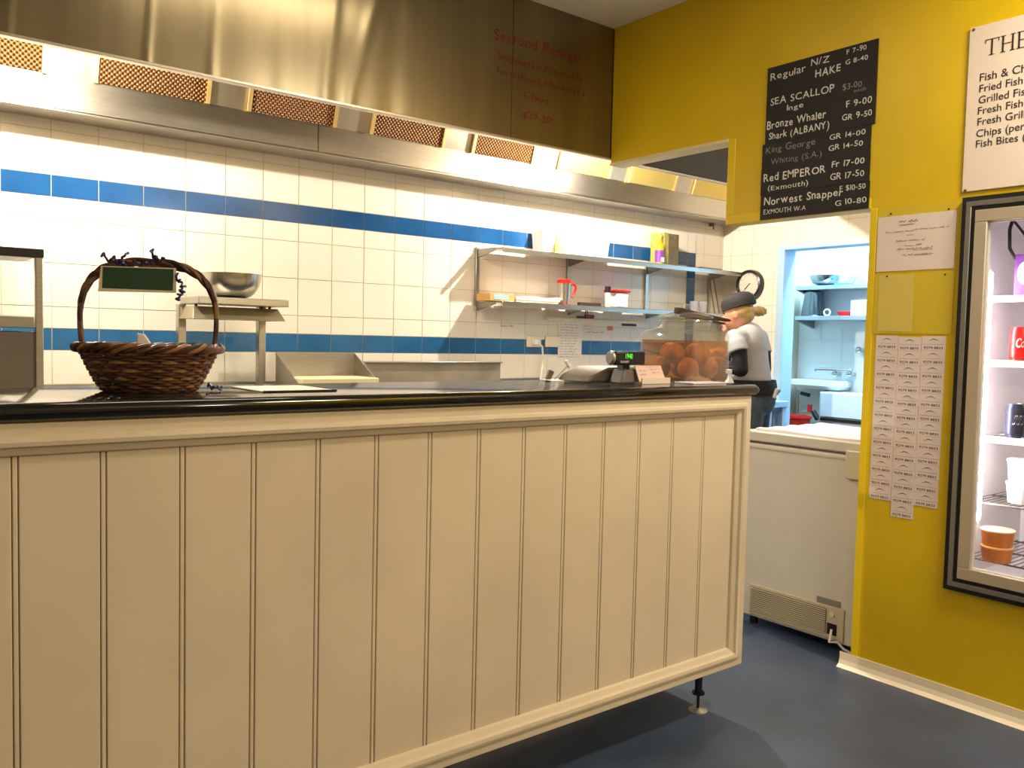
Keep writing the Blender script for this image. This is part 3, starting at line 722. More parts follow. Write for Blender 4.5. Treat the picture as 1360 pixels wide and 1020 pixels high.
for i in range(12):
    p = ctr+ux*(.06+.07*rd.random())+uy*rd.uniform(-.05, .05)+V(0, 0, zr-TZ-.02+rd.random()*.015); d = V(rd.uniform(-.6, .5), rd.uniform(-.5, .5), .15).normalized(); s_ = d.cross(V(0, 0, 1)).normalized()
    lf.add([p, p+d*.014+s_*.008+V(0, 0, .003), p+d*.032+V(0, 0, .006), p+d*.014-s_*.008+V(0, 0, .003)], [(0, 1, 2, 3)])
    lf.add([p-V(0, 0, .001), p+d*.014+s_*.008+V(0, 0, .002), p+d*.032+V(0, 0, .005), p+d*.014-s_*.008+V(0, 0, .002)], [(3, 2, 1, 0)])
lf.tube([ctr+ux*.06+V(0, 0, .006), ctr+ux*.11+V(0, 0, zr-TZ-.0)], .004, 6)
tag(lf.build('leaf_sprig', leaf), 'pale green leafy sprig inside the right side of the basket', 'leaves')
bags = MB().ball(ctr+V(0, 0, .035), RBx*.85, RBy*.85, .028, 18, 8)
tag(bags.build('cloth_liner', mat('grey liner', (120, 110, 96), .9)), 'crumpled grey liner lying in the bottom of the wicker basket', 'liner')

# ------------------------------------------------------------------ things on the worktop
a, b, c, d = at(308, 514, Z=TZ), at(345, 511, Z=TZ), at(437, 516.5, Z=TZ), at(400, 519.5, Z=TZ)
mn = thing('menu_sheet', 'white menu sheet with a black edge lying on the worktop right of the basket', 'menu', (c.x-.1, 2.2, TZ))
xa, xb = at(345, 518, Z=TZ).x, at(436, 518, Z=TZ).x
MB().box(xa-.03, xb, 2.07, 2.30, TZ+.0005, TZ+.003).build('sheet', whitep, mn)
MB().box(xa-.03, xb, 2.066, 2.074, TZ+.0005, TZ+.0045).build('black_edge', black, mn)
# cash register with customer display
rg = thing('cash_register', 'grey cash register with a black pole display reading 1940', 'cash register', (at(822, 500, Y=2.28).x, 2.28, TZ))
yr = 2.20
xl_, xr_ = at(781, 505, Y=yr).x, at(850, 505, Y=yr).x
ztop = at(815, 488, Y=yr).z
greyreg = mat('warm grey plastic', (112, 103, 92), .4)
pr_ = [V(xl_, yr, TZ+.001), V(xl_+.02, yr, TZ+.024), V(xl_+.105, yr, ztop), V(xr_-.02, yr, ztop), V(xr_+.02, yr, TZ+.001)]
MB().prism(pr_, V(0, .17, 0)).build('register_body', greyreg, rg, .008)
pc = at(827, 495, Y=2.17)
MB().box(pc.x-.016, pc.x+.016, 2.15, 2.185, TZ+.001, at(827, 483, Y=2.17).z).build('display_post', mat('dark grey post', (72, 66, 60), .5), rg, .004)
MB().prism([V(pc.x-.06, 2.12, TZ+.001), V(pc.x+.06, 2.12, TZ+.001), V(pc.x+.03, 2.13, TZ+.05), V(pc.x-.03, 2.13, TZ+.05)], V(0, .06, 0)).build('post_foot', mat('dark grey foot', (96, 90, 84), .5), rg, .006)
dl, dr_ = at(807, 466, Y=2.15), at(849, 484.5, Y=2.15)
dz0, dz1 = dr_.z, dl.z
ds = MB().box(dl.x+.012, dr_.x, 2.12, 2.165, dz0, dz1).build('display_head', black, rg, .006)
MB().lathe([(.001, -.002), (1, 0), (1, .01), (.001, .012)], (0, 0, 0)).v
ec = MB(); zc = (dz0+dz1)/2
ec.loft([[V(dl.x+xo, 2.142+.022*s1*cos(2*pi*i/16), zc+(dz1-dz0)/2*s1*sin(2*pi*i/16)) for i in range(16)] for xo, s1 in ((.0, .75), (.004, .95), (.012, 1.0))])
ec.build('display_side', mat('silver end', (170, 166, 160), .35, .5), ds)
kk = 1131.6/(at(829, 475, Y=2.119)-CP).dot(_F)
MB().text('1940', V(at(831, 477, Y=2.1195).x, 2.1195, zc-.002), (1, 0, 0), (0, 0, 1), .034, .019).build('digits', digit, ds)
MB().text('SHARP', V(at(824, 482.5, Y=2.1195).x, 2.1195, dz0+.008), (1, 0, 0), (0, 0, 1), .042, .008, bold=.01).build('brand_lettering', mat('grey lettering', (215, 212, 205), .5), ds)
# pink card holder
a, b = at(850, 486, Y=2.10), at(884, 507, Y=2.10)
ch = thing('card_holder', 'pinkish takeaway card standing in a clear holder beside the register', 'card holder', ((a.x+b.x)/2, 2.11, TZ))
MB().prism([V(a.x, 2.10, TZ+.006), V(b.x+.004, 2.10, TZ+.006), V(b.x-.002, 2.125, a.z), V(a.x, 2.125, a.z)], V(0, .004, 0)).build('printed_card', mat('pink card', (222, 190, 176), .5), ch)
MB().box(a.x-.002, b.x+.008, 2.085, 2.16, TZ+.0005, TZ+.006).box(a.x-.002, b.x+.008, 2.085, 2.090, TZ+.006, TZ+.022).build('clear_stand', pinkp, ch)
hs = MB(); nn_ = V(0, -1, 0)
for k, (q0, q1, l) in enumerate(((.35, .82, .5), (.5, .68, .4), (.08, .60, .3), (.08, .40, .25), (.55, .5, .3))):
    wdt = b.x-a.x; scribble(hs, V(a.x+wdt*q0, 2.0985+.025*q1, TZ+.006+(a.z-TZ)*q1), (1, 0, 0), (0, .2, 1), wdt*l, .005, seed=80+k, off=.001)
hs.build('print', ink, ch)

# jar of pickled onions: square glass jar with cut corners
JY = 2.225; jc = at(908, 500, Y=JY); jc.z = TZ
jl, jr = at(858.5, 470, Y=JY), at(956, 470, Y=JY); hw_ = (jr-jl).dot(_r0)/2
jz = lambda py: at(908, py, Y=JY).z
def sq(c, a, z, rot, rnd=.22, n=8):
    """rounded square ring"""
    P = []
    for q, (sx_, sy_) in enumerate(((1, 1), (-1, 1), (-1, -1), (1, -1))):
        for k in range(n):
            th = q*pi/2+pi/2*k/(n-1); p = V(sx_*a*(1-rnd)+a*rnd*cos(th), sy_*a*(1-rnd)+a*rnd*sin(th), 0)
            P.append(V(c.x+p.x*cos(rot)-p.y*sin(rot), c.y+p.x*sin(rot)+p.y*cos(rot), z))
    return P
JR = radians(5); ja = hw_/1.31
jar = thing('pickle_jar', 'big square glass jar of pickled onions in amber brine at the counter end', 'jar', (jc.x, jc.y, TZ))
zsh, znk, zlp, zld, zkn = jz(443), jz(436), jz(425), jz(418), jz(412)
def circ(c, r, z, n=32, rot=JR):
    return [V(c.x+r*cos(2*pi*(i+.5)/n+rot), c.y+r*sin(2*pi*(i+.5)/n+rot), z) for i in range(n)]
outer = [sq(jc, ja*.93, TZ+.001, JR), sq(jc, ja*.99, TZ+.012, JR), sq(jc, ja, TZ+.03, JR), sq(jc, ja, zsh-.004, JR), sq(jc, ja*.96, zsh+.008, JR, .4), circ(jc, ja*.80, znk+.002), circ(jc, ja*.74, znk+.012), circ(jc, ja*.74, zlp)]
MB().loft(outer, caps=False).build('glass_body', jarglass, jar)
MB().loft([sq(jc, ja*.93, TZ+.001, JR), sq(jc, ja*.93, TZ+.005, JR)]).build('glass_base', jarglass, jar)
zliq = jz(452)
lq = MB().loft([sq(jc, ja*.90, TZ+.008, JR), sq(jc, ja*.955, TZ+.02, JR), sq(jc, ja*.965, zliq, JR)]); lq.build('brine', liquid, jar)
MB().lathe([(.001, 0), (ja*.70, .001), (ja*.82, .006), (ja*.82, .014), (ja*.5, .026), (ja*.16, .034), (ja*.10, .040), (ja*.16, .050), (ja*.12, .060), (.001, .063)], (jc.x, jc.y, zlp+.001)).build('glass_lid', jarglass, jar)
MB().tube([p for p in circ(jc, ja*.765, zlp-.004)], .004, 6, closed=True).build('neck_ring', jarglass, jar)
er = ja*.287; spots = []
rd = random.Random(12)
cr, sr_ = cos(JR), sin(JR); er = ja*.322
for ex, ey, ez in [(-.5, -.5, 0), (.5, -.5, 0), (-.5, .5, 0), (.5, .5, 0), (0, 0, 0), (0, -.53, .43), (.53, 0, .43), (0, .53, .43), (-.53, 0, .43)]:
    ex *= ja; ey *= ja; spots.append(V(jc.x+ex*cr-ey*sr_, jc.y+ex*sr_+ey*cr, TZ+.010+er+ez*ja))
for i, p in enumerate(spots):
    e = MB().lathe([(er*sin(pi*j/12)*(1-.02*sin(pi*j/12)), -er*.97*cos(pi*j/12)+(.012*er if j == 12 else 0)) for j in range(0, 13)], p, 20).build('pickled_onion', egg, origin=p)
    e.rotation_euler = (rd.uniform(-.6, .6), rd.uniform(-.6, .6), rd.uniform(0, 6))
    tag(e, 'brown pickled onion sunk in the amber brine of the big glass jar', 'pickled onion', 'pickled onions in the jar')
# dark brown tongs resting on the lid
p0, p1 = at(898, 412, Y=JY-.02), at(968, 426, Y=JY-.05)
tg = thing('serving_tongs', 'dark brown wooden tongs resting across the pickle jar lid', 'tongs', (p0+p1)/2)
ax_ = (p1-p0).normalized(); sd_ = ax_.cross(V(0, 0, 1)).normalized(); upv = sd_.cross(ax_)
MB().loft([[p0+ax_*(p1-p0).length*k+sd_*(a_*.012)+upv*(b__*h_) for a_, b__ in ((-1, -1), (1, -1), (1, 1), (-1, 1))] for k, h_ in ((0, .011), (.05, .012), (.5, .007), (.95, .006), (1, .004))]).build('upper_arm', brownm, tg, .002)
MB().loft([[p0+V(0, 0, -.016)+ax_*(p1-p0).length*k+sd_*(a_*.012)+upv*(b__*h_) for a_, b__ in ((-1, -1), (1, -1), (1, 1), (-1, 1))] for k, h_ in ((.1, .004), (.5, .005), (.9, .004))]).build('lower_arm', brownm, tg, .002)
# towel, black box, spray bottle behind the jar
tw = at(975, 508, Z=TZ)
n = 14; tm = MB().loft([[V(2.44+.19*i/n, y, TZ+.003+.003*abs(sin(i*1.3+y*20))) for i in range(n+1)]+[V(2.44+.19*i/n, y, TZ+.0006) for i in range(n, -1, -1)] for y in (2.03, 2.06, 2.09, 2.12)])
tag(tm.build('tea_towel', clothw), 'thin white towel lying at the right end of the black worktop', 'towel')
# pen and thermometer stuck up near the back of the worktop
p0, p1 = at(727, 511, Y=2.38), at(732, 493, Y=2.38)
tag(MB().cyl((p0.x, 2.38, TZ+.0005), p1, .011, .012).build('marker_pen', mat('brown marker', (92, 70, 56), .5)), 'short brown marker standing at the back of the worktop', 'pen')
p0, p1 = at(735, 508, Y=2.36), at(754, 486, Y=2.36); wn = thing('probe_thermometer', 'thin slanted probe with white head at the back of the worktop', 'thermometer', (p0.x, 2.36, TZ))
MB().cyl((p0.x, 2.36, TZ+.0005), p1, .002).build('probe', steeld, wn)
MB().obox(p1+V(.0, 0, .008), (.6, 0, -.8), (.8, 0, .6), (0, 1, 0), .016, .006, .006).build('probe_head', white, wn, .002)
p0 = at(757, 510, Y=2.33); tag(MB().prism([V(p0.x-.09, 2.33, TZ+.0005), V(p0.x+.06, 2.33, TZ+.0005), V(p0.x+.06, 2.40, TZ+.004), V(p0.x-.09, 2.40, TZ+.004)], V(0, 0, .002)).build('order_pad', whitep), 'white order pad lying at the back edge of the worktop', 'paper pad')
p0 = at(759, 508, Y=2.37); tag(MB().prism([V(p0.x-.02, 2.355, TZ+.0065), V(p0.x+.03, 2.355, TZ+.0065), V(p0.x-.004, 2.36, TZ+.032)], V(0, .006, 0)).build('folded_card', white), 'little white folded paper standing on the order pad', 'paper')
# ------------------------------------------------------------------ clock on the tiled right wall
c = at(994, 378, X=XR-.045); R_ = .116
ck = thing('wall_clock', 'round black rimmed wall clock on the tiled right wall', 'clock', (XR-.03, c.y, c.z-R_))
def xring(mb, prof, c, n=40):      # prof: (radius, distance out of the wall)
    return mb.loft([[V(XR-.002-d, c.y+r*cos(2*pi*i/n), c.z+r*sin(2*pi*i/n)) for i in range(n)] for r, d in prof])
xring(MB(), [(R_, 0), (R_, .035), (R_*.97, .05), (R_*.86, .055), (R_*.80, .048), (R_*.79, .034), (.001, .034)], c).build('clock_case', mat('black gloss rim', (26, 24, 24), .25), ck)
xring(MB(), [(R_*.79, .0345), (R_*.79, .036), (.001, .036)], c).build('clock_face', mat('clock face', (214, 206, 190), .5), ck)
fx_ = XR-.002-.037
def hand(ang, L, wd): 
    d = V(0, -sin(ang), cos(ang)); q = V(0, cos(ang), sin(ang))
    return MB().prism([V(fx_, c.y, c.z)-d*.015+q*wd, V(fx_, c.y, c.z)-d*.015-q*wd, V(fx_, c.y, c.z)+d*L-q*wd*.4, V(fx_, c.y, c.z)+d*L+q*wd*.4], V(-.0012, 0, 0))
hand(radians(-136), .078, .0035).build('hand', black, ck); hand(radians(-131), .052, .004).build('hand', black, ck)
tk = MB()
for k in range(12):
    a = 2*pi*k/12; d = V(0, -sin(a), cos(a)); q = V(0, cos(a), sin(a)); o_ = V(fx_, c.y, c.z)
    tk.prism([o_+d*.072+q*.0016, o_+d*.072-q*.0016, o_+d*.084-q*.0016, o_+d*.084+q*.0016], V(-.0008, 0, 0))
tk.build('hour_marks', mat('grey marks', (120, 116, 108), .6), ck)

# ------------------------------------------------------------------ side table by the doorway with a lemon
st = thing('side_table', 'cool-lit white side table with slim legs beside the doorway', 'table', (5.44, 3.95, 0))
zt_ = at(1040, 533, X=5.5).z; y0 = at(1047, 536, X=5.56).y
MB().box(5.32, 5.56, y0, 4.20, zt_-.045, zt_).build('table_top', cool_lit_white, st, .004)
for (x, y) in ((5.53, y0+.03), (5.35, y0+.03), (5.53, 4.16), (5.35, 4.16)): MB().box(x-.024, x+.024, y-.02, y+.02, 0, zt_-.045).build('leg', cool_lit_white, st, .002)
MB().box(5.37, 5.51, y0+.1, y0+.12, .30, zt_-.05).build('gap_shade', mat('leg gap shade', (40, 42, 48), .7), st)  # dark sheet standing in for the shade in the gap between the legs
c = at(1026, 531, X=5.40); lm = tag(MB().ball((c.x, c.y, zt_+.026), .034, .026, .026).build('lemon', mat('lemon skin', (214, 190, 40), .5)), 'yellow lemon on the cool-lit white side table behind the person', 'lemon')

# ------------------------------------------------------------------ back room seen through the doorway
XS = 6.44
z1_, z2_ = at(1100, 378.5, X=XS).z, at(1100, 419.5, X=XS).z
yL = at(1057, 380, X=XS).y
rs = thing('back_room_shelves', 'two stainless steel wall shelves in the bright back room', 'shelf', (XF-.13, 3.9, z2_))
for z in (z1_, z2_):
    MB().box(XS, XF-.004, 3.2, yL, z-.035, z).build('shelf', mat('cool steel', (176, 184, 190), .35, .8), rs, .003)
    MB().prism([V(XS+.01, yL-.004, z-.036), V(XF-.004, yL-.004, z-.036), V(XF-.004, yL-.004, z-.10)], V(0, -.03, 0)).build('bracket', steeld, rs)
def sp_(px, z, X=6.56): r = at(px, 400, X=X); return V(X, r.y, z+.001)
mpp = (at(1095, 400, X=6.56)-CP).dot(_F)/FPX
c = sp_(1095, z1_); tag(MB().lathe([(.05, 0), (.10, .02), (.125, .06), (.13, .088), (.122, .088), (.10, .03), (.001, .006)], c, 36).build('mixing_bowl', mat('bowl cool steel', (170, 176, 182), .2, 1)), 'stainless steel bowl on the top shelf of the back room', 'bowl')
c = sp_(1137, z1_, 6.62); cl_ = MB(); Rl = .10
arc = [V(c.x, c.y+Rl*cos(pi*k/16), c.z+Rl*.82*sin(pi*k/16)) for k in range(17)]
hole = [V(c.x, c.y+.022*cos(pi*k/8), c.z+.022+.034*sin(pi*k/8)*1.0) for k in range(9)]
vs = [p for p in arc]; n = len(arc)
q = [c+V(0, .022, .012), *hole, c+V(0, -.022, .012)]
for off in (0, .02):
    cl_.loft([arc, [V(c.x, c.y+.03*cos(pi*k/16), c.z+.02+.04*sin(pi*k/16)) for k in range(17)]], caps=False, closed=False)
cl2 = MB().loft([[p for p in arc], [p+V(-.02, 0, 0) for p in arc], [V(c.x-.02, c.y+.024*cos(pi*k/16), c.z+.012+.04*sin(pi*k/16)) for k in range(17)], [V(c.x, c.y+.024*cos(pi*k/16), c.z+.012+.04*sin(pi*k/16)) for k in range(17)], [p for p in arc]], caps=False, closed=False)
tag(cl2.build('domed_guard', mat('cool grey plastic', (150, 168, 186), .4)), 'grey domed guard with a central hole, right of the back room bowl', 'guard')
c = sp_(1117, z1_, 6.48); tag(MB().box(c.x-.03, c.x+.05, c.y-.08, c.y+.05, z1_+.0005, z1_+.014).build('blue_lid', mat('blue lid', (84, 160, 210), .4), bevel=.003), 'flat blue lid at the front of the top back room shelf', 'lid')
c = sp_(1081, z2_); pt = thing('stock_pot', 'tall upturned steel stock pot on the lower shelf of the back room', 'pot', c)
MB().lathe([(.105, 0), (.108, .006), (.098, .012), (.078, .205), (.070, .212), (.001, .214)], c, 36).build('pot_body', mat('pot steel', (120, 130, 140), .22, 1), pt)
c2 = sp_(1099, z2_, 6.47); tag(MB().tube([c2+V(0, .028*cos(a), .028+.026*sin(a)) for a in [2*pi*k/14 for k in range(14)]], .007, 8, closed=True).build('white_ring', white), 'small white ring standing beside the stock pot', 'ring')
c = sp_(1125, z2_, 6.50); tag(MB().loft([[c+V(x*k, y*k, z) for x, y in ((-.05, -.055), (.05, -.055), (.05, .055), (-.05, .055))] for k, z in ((.9, 0), (1, .03), (1, .036))]).build('red_tub', redmat, bevel=.004), 'small red tub on the lower shelf of the back room', 'tub')
c = sp_(1145, z2_, 6.54); tag(MB().box(c.x-.08, c.x+.08, c.y-.09, c.y+.055, z2_+.0005, z2_+.125).build('white_container', cool_lit_white, bevel=.006), 'pale plastic container at the right on the lower back room shelf', 'container')
# sink, taps, pipes
XK = 6.50
a, b = at(1050, 503, X=XK), at(1115, 510, X=XK); zs0, zs1 = at(1080, 517, X=XK).z, at(1080, 505, X=XK).z
sn = thing('sink', 'white ceramic trough sink on the back room wall', 'sink', (6.5, (a.y+b.y)/2, zs0))
y0, y1 = b.y, min(a.y, D-.01)
MB().loft([[V(x, y, z) for x, y in ((XK+i, y0+i), (XF-.004-i*.2, y0+i), (XF-.004-i*.2, y1-i), (XK+i, y1-i))] for i, z in ((.03, zs0), (0, zs0+.03), (0, zs1), (.02, zs1+.002), (.035, zs1-.01), (.06, zs0+.02))]).build('basin', white, sn, .004)
MB().cyl((XK+.2, (y0+y1)/2, zs0), (XK+.2, (y0+y1)/2, .25), .022).build('drain_pipe', steeld, sn)
def xp(px, py, X): return at(px, py, X=X)
tp = thing('wall_tap', 'chrome wall tap with a long swivel spout above the trough sink', 'tap', xp(1113, 497, XF-.05))
chrome = mat('chrome', (200, 206, 210), .15, 1)
p = [xp(1132, 491, XF-.10), xp(1113, 491, XF-.10), xp(1088, 490, XF-.13), xp(1084, 490, XF-.14), xp(1083, 492, XF-.14)]
MB().tube(p, .012, 8).build('spout', chrome, tp)
for q in (1113, 1132):
    k = xp(q, 497, XF-.03); h_ = MB()
    h_.cyl((XF-.003, k.y, k.z), (XF-.06, k.y, k.z), .018); h_.ball((XF-.075, k.y, k.z), .028, .028, .028); h_.cyl((XF-.06, k.y, k.z), (XF-.10, k.y, k.z+.035), .011)
    h_.build('tap_body', chrome, tp)
k = xp(1143, 465, XF-.03); tag(MB().cyl((XF-.003, k.y, k.z), (XF-.05, k.y, k.z), .02).ball((XF-.06, k.y, k.z), .03).build('wall_hook', chrome), 'round chrome fitting on the back room tiles above the taps', 'fitting')
a, b = at(1087, 521, X=6.36), at(1146, 558, X=6.36); 
pnl = thing('dishwasher', 'pale grey panelled machine below the back room taps', 'appliance', (6.5, (a.y+b.y)/2-.1, 0))
MB().box(6.38, XF-.06, b.y-.25, a.y, .12, min(a.z+.02, zs0-.01)).build('machine_body', mat('cool enamel', (196, 206, 212), .4), pnl, .004)
MB().box(6.36, 6.379, b.y-.23, a.y-.02, b.z, min(a.z, zs0-.015)).build('door', mat('cool door', (210, 220, 226), .35), pnl, .004)
MB().box(6.365, 6.379, b.y-.23, a.y-.02, b.z-.035, b.z-.012).build('kick_strip', black, pnl)
for y in (a.y-.06, b.y-.2): MB().box(6.42, 6.50, y-.03, y+.03, 0, .12).build('foot', black, pnl)
pv = thing('valve_pipe', 'thin grey water pipe with black valve under the trough sink', 'pipe', xp(1060, 540, 6.60))
MB().tube([xp(1060, 518, 6.60), xp(1059, 549, 6.60), xp(1066, 550, 6.58), xp(1078, 547, 6.56)], .012, 8).build('pipe', steel, pv)
MB().cyl(xp(1064, 522, 6.58), xp(1075, 525, 6.58), .016).build('valve', black, pv)
MB().cyl(xp(1080, 546, 6.55), xp(1086, 557, 6.55), .022).build('lower_valve', black, pv)
MB().box(*sorted((6.54, 6.56)), *sorted((xp(1073, 538, 6.55).y, xp(1078, 538, 6.55).y)), *sorted((xp(1075, 537, 6.55).z, xp(1075, 547, 6.55).z))).build('red_handle', redmat, pv)
c = xp(1062, 560, 6.28); bkz = xp(1062, 551, 6.28).z
rbk = thing('red_bucket', 'red plastic bucket on a crate under the trough sink', 'bucket', (6.25, c.y, bkz-.30))
MB().lathe([(.085, 0), (.10, .24), (.112, .25), (.112, .265), (.10, .265), (.08, .01)], (6.25, c.y, bkz-.27), 30).build('bucket_body', copperred, rbk)
MB().tube([V(6.25+.112*cos(a_), c.y+.112*sin(a_), bkz-.02+.0*a_) for a_ in [pi*k/10 for k in range(11)]], .004).build('bail_handle', white, rbk)
tag(MB().box(6.12, 6.35, c.y-.14, c.y+.14, 0, bkz-.2705).build('plastic_crate', mat('grey crate', (90, 96, 104), .6), bevel=.006), 'grey crate under the red bucket in the back room', 'crate')

# ------------------------------------------------------------------ chest freezer with a sheet on top
FX = 3.54; fy1 = 2.615; fzt = .975
fz = thing('chest_freezer', 'white chest freezer with vent grille behind the yellow wall end', 'freezer', (3.87, 1.9, 0))
fx1, fy0 = 4.19, 1.66
MB().box(FX, fx1, fy0, fy1, .05, fzt-.062).build('freezer_body', freezer_white, fz, .008)
MB().box(FX-.004, fx1, fy0, fy1, fzt-.052, fzt).build('lid', freezer_white, fz, .008)
MB().box(FX+.012, fx1-.01, fy0+.01, fy1-.01, fzt-.062, fzt-.052).build('lid_seal', mat('grey seal', (120, 112, 100), .7), fz)
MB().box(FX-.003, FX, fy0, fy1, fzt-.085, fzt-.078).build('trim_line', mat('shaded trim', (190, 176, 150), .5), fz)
a, b = at(1123.5, 598, X=FX-.02), at(1139, 638, X=FX-.02)
MB().box(FX-.022, FX-.0045, b.y-.04, a.y, b.z, a.z).build('hinge_bracket', mat('cream bracket', (206, 194, 164), .5), fz, .004)
g0, g1, g2 = at(998, 777, X=FX-.01), at(1096, 840, X=FX-.01), at(1119, 852, X=FX-.01)
gz1 = at(1045, 793, X=FX-.01).z; gz0 = at(1045, 825, X=FX-.01).z
gb = MB().box(FX-.008, FX-.0005, g2.y, g0.y+.01, gz0-.02, gz1+.015); gb.build('vent_panel', mat('vent surround', (196, 182, 152), .5), fz, .003)
MB().box(FX-.0100, FX-.0085, g1.y, g0.y, gz0, gz1).build('vent_recess', dark_void, fz)
ng = 12
for k in range(ng):
    z = gz0+(gz1-gz0)*(k+.5)/ng; MB().box(FX-.016, FX-.010, g1.y, g0.y, z-.0028, z+.0028).build('vent_slat', mat('vent slat', (190, 176, 148), .5) if k == 0 else MATS['vent slat'], fz)
kx, kn = at(1105, 816, X=FX-.01), at(1105, 836, X=FX-.01)
MB().loft([[V(FX-.008-d, kx.y+r*cos(2*pi*i/16), kx.z+r*sin(2*pi*i/16)) for i in range(16)] for r, d in ((.013, 0), (.012, .006), (.001, .006))]).build('thermostat_knob', beigepl, fz)
MB().box(FX-.0095, FX-.0082, kn.y-.022, kn.y+.026, kn.z-.026, kn.z+.026).build('cable_port', black, fz)
lb0, lb1 = at(1085, 791, X=FX), at(1117, 804, X=FX)
MB().prism([V(FX-.0012, lb0.y, lb0.z), V(FX-.0012, lb1.y, lb0.z), V(FX-.0012, lb1.y, lb0.z-.035), V(FX-.0012, lb0.y, lb0.z-.035)], V(.001, 0, 0)).build('rating_label', mat('grey label', (134, 132, 124), .5), fz)
MB().tube([kn+V(-.004, 0, 0), kn+V(-.035, -.01, -.05), at(1112, 853, X=FX-.03), at(1120, 862, X=FX-.012), at(1132, 869, X=FX-.006)], .006, 8).build('power_cord', whitep, fz)
for (x, y) in ((FX+.06, fy1-.06), (FX+.06, fy0+.06), (fx1-.06, fy1-.06), (fx1-.06, fy0+.06)): MB().cyl((x, y, 0), (x, y, .05), .02).build('foot', black, fz)
n = 16; rd = random.Random(5)
rows_ = []
for j in range(9):
    y = fy1-.05-(fy1-.05-1.72)*j/8; x_0 = FX+.03+(.01*sin(j*1.1)); x_1 = fx1-.04+.006*sin(j*2.)
    top = [V(x_0+(x_1-x_0)*i/n, y+.006*sin(i*.9), fzt+.010+.003*sin(i*1.7+j*1.3)) for i in range(n+1)]
    rows_.append(top+[V(p.x, p.y, fzt+.001) for p in reversed(top)])
tag(MB().loft(rows_).build('sheet', clothw), 'white sheet spread over the chest freezer lid', 'cloth')

# prep table the person works at
pt_ = thing('prep_table', 'low steel prep table hidden behind the counter end', 'table', (3.69, 3.12, 0))
PTZ = .99
MB().box(3.45, 3.93, 2.95, 3.30, PTZ-.03, PTZ).build('table_top', steel, pt_, .003)
for (x, y) in ((3.49, 2.99), (3.89, 2.99), (3.49, 3.26), (3.89, 3.26)): MB().box(x-.02, x+.02, y-.02, y+.02, 0, PTZ-.03).build('leg', steeld, pt_)
b0 = at(960, 495, Y=3.10); b1 = at(960, 486, Y=3.10)
tag(MB().box(b0.x-.04, b0.x+.035, 3.06, 3.16, PTZ+.0005, b1.z).build('black_box', black, bevel=.004), 'black box between the pickle jar and the person', 'box')
s0 = at(969, 500, Y=3.03); z_ = at(969, 490.5, Y=3.03).z; sp = thing('spray_bottle', 'small white spray bottle just right of the black box', 'bottle', (s0.x, 3.03, PTZ))
MB().lathe([(.022, PTZ+.0005), (.024, z_-.07), (.010, z_-.045), (.010, z_-.025)], (s0.x, 3.03, 0)).build('bottle_body', white, sp)
MB().box(s0.x-.028, s0.x+.010, 3.02, 3.04, z_-.025, z_).build('spray_head', white, sp, .003)

# ------------------------------------------------------------------ the person
DP = 5.45
def pp(px, py, dd=0): return at(px, py, D=DP+dd)
fw = (-.87*_r0+.5*V(_F.x, _F.y, 0).normalized()).normalized(); lf_ = V(-fw.y, fw.x, 0)
def remesh(o, vox=.009, it=4, fac=.6):
    r = o.modifiers.new('remesh', 'REMESH'); r.mode = 'VOXEL'; r.voxel_size = vox; r.use_smooth_shade = True
    s_ = o.modifiers.new('smooth', 'SMOOTH'); s_.iterations = it; s_.factor = fac
    return o
frot = Matrix((( fw.x, lf_.x, 0), (fw.y, lf_.y, 0), (0, 0, 1)))
pelv = pp(1001, 525); pelv_xy = V(pelv.x, pelv.y, 0)
head = pp(980, 413)
pn = thing('person', 'person in white tee, black cap and apron turned away working', 'person', (pelv.x, pelv.y, 0))
neck0, neck1 = pp(984, 428), pp(995, 446)
chest, belly = pp(995, 463), pp(997, 492)
hipL, hipR = pelv+lf_*.085+V(0, 0, -.02), pelv-lf_*.085+V(0, 0, -.02)
shL, shR = pp(976, 451, -.15), pp(1008, 450, .14)
elL, wrL = pp(984, 491, -.21), pp(953, 483, -.06)
elR, wrR = pp(1015, 491, .12), pp(968, 472, .10)
kL, kR = V(hipL.x, hipL.y, .50)+fw*.02, V(hipR.x, hipR.y, .50)+fw*.02
aL, aR = V(hipL.x, hipL.y, .085)-fw*.01, V(hipR.x, hipR.y, .085)-fw*.01
bd_ = MB()
tilt = Matrix.Rotation(radians(16), 3, lf_)
hrot = tilt @ frot
bd_.ball(head, .092, .074, .112, 20, 14, hrot)
bd_.ball(head+tilt @ (fw*.032)+V(0, 0, -.045), .058, .054, .062, 16, 10, hrot)
bd_.capsule(head+tilt @ (fw*.086)+V(0, 0, -.004), head+tilt @ (fw*.108)+V(0, 0, -.040), .009, .014, 10)      # nose
bd_.capsule(head+tilt @ (fw*.088)+V(0, 0, -.072), head+tilt @ (fw*.080)+V(0, 0, -.100), .016, .020, 10)       # lips and chin
for s_ in (1, -1): bd_.ball(head+lf_*(.074*s_)+V(0, 0, -.026)-fw*.006, .020, .008, .031, 12, 8, hrot)          # ears
bd_.capsule(neck0, neck1, .050, .056)
bd_.capsule(shL, neck1-V(0, 0, .02), .05, .058); bd_.capsule(shR, neck1-V(0, 0, .02), .05, .058)
bd_.ball(chest, .10, .142, .16, 20, 12, frot); bd_.ball(belly, .10, .128, .15, 20, 12, frot); bd_.ball(pelv, .125, .16, .12, 20, 12, frot)
for (s0, e0, w0) in ((shL, elL, wrL), (shR, elR, wrR)):
    bd_.capsule(s0, e0, .050, .039); bd_.capsule(e0, w0, .039, .026)
for (h0, k0, a0) in ((hipL, kL, aL), (hipR, kR, aR)):
    bd_.capsule(h0, k0, .088, .058); bd_.capsule(k0, a0, .056, .038)
    bd_.capsule(V(a0.x, a0.y, .034)-fw*.03, V(a0.x, a0.y, .026)+fw*.15, .033, .025)
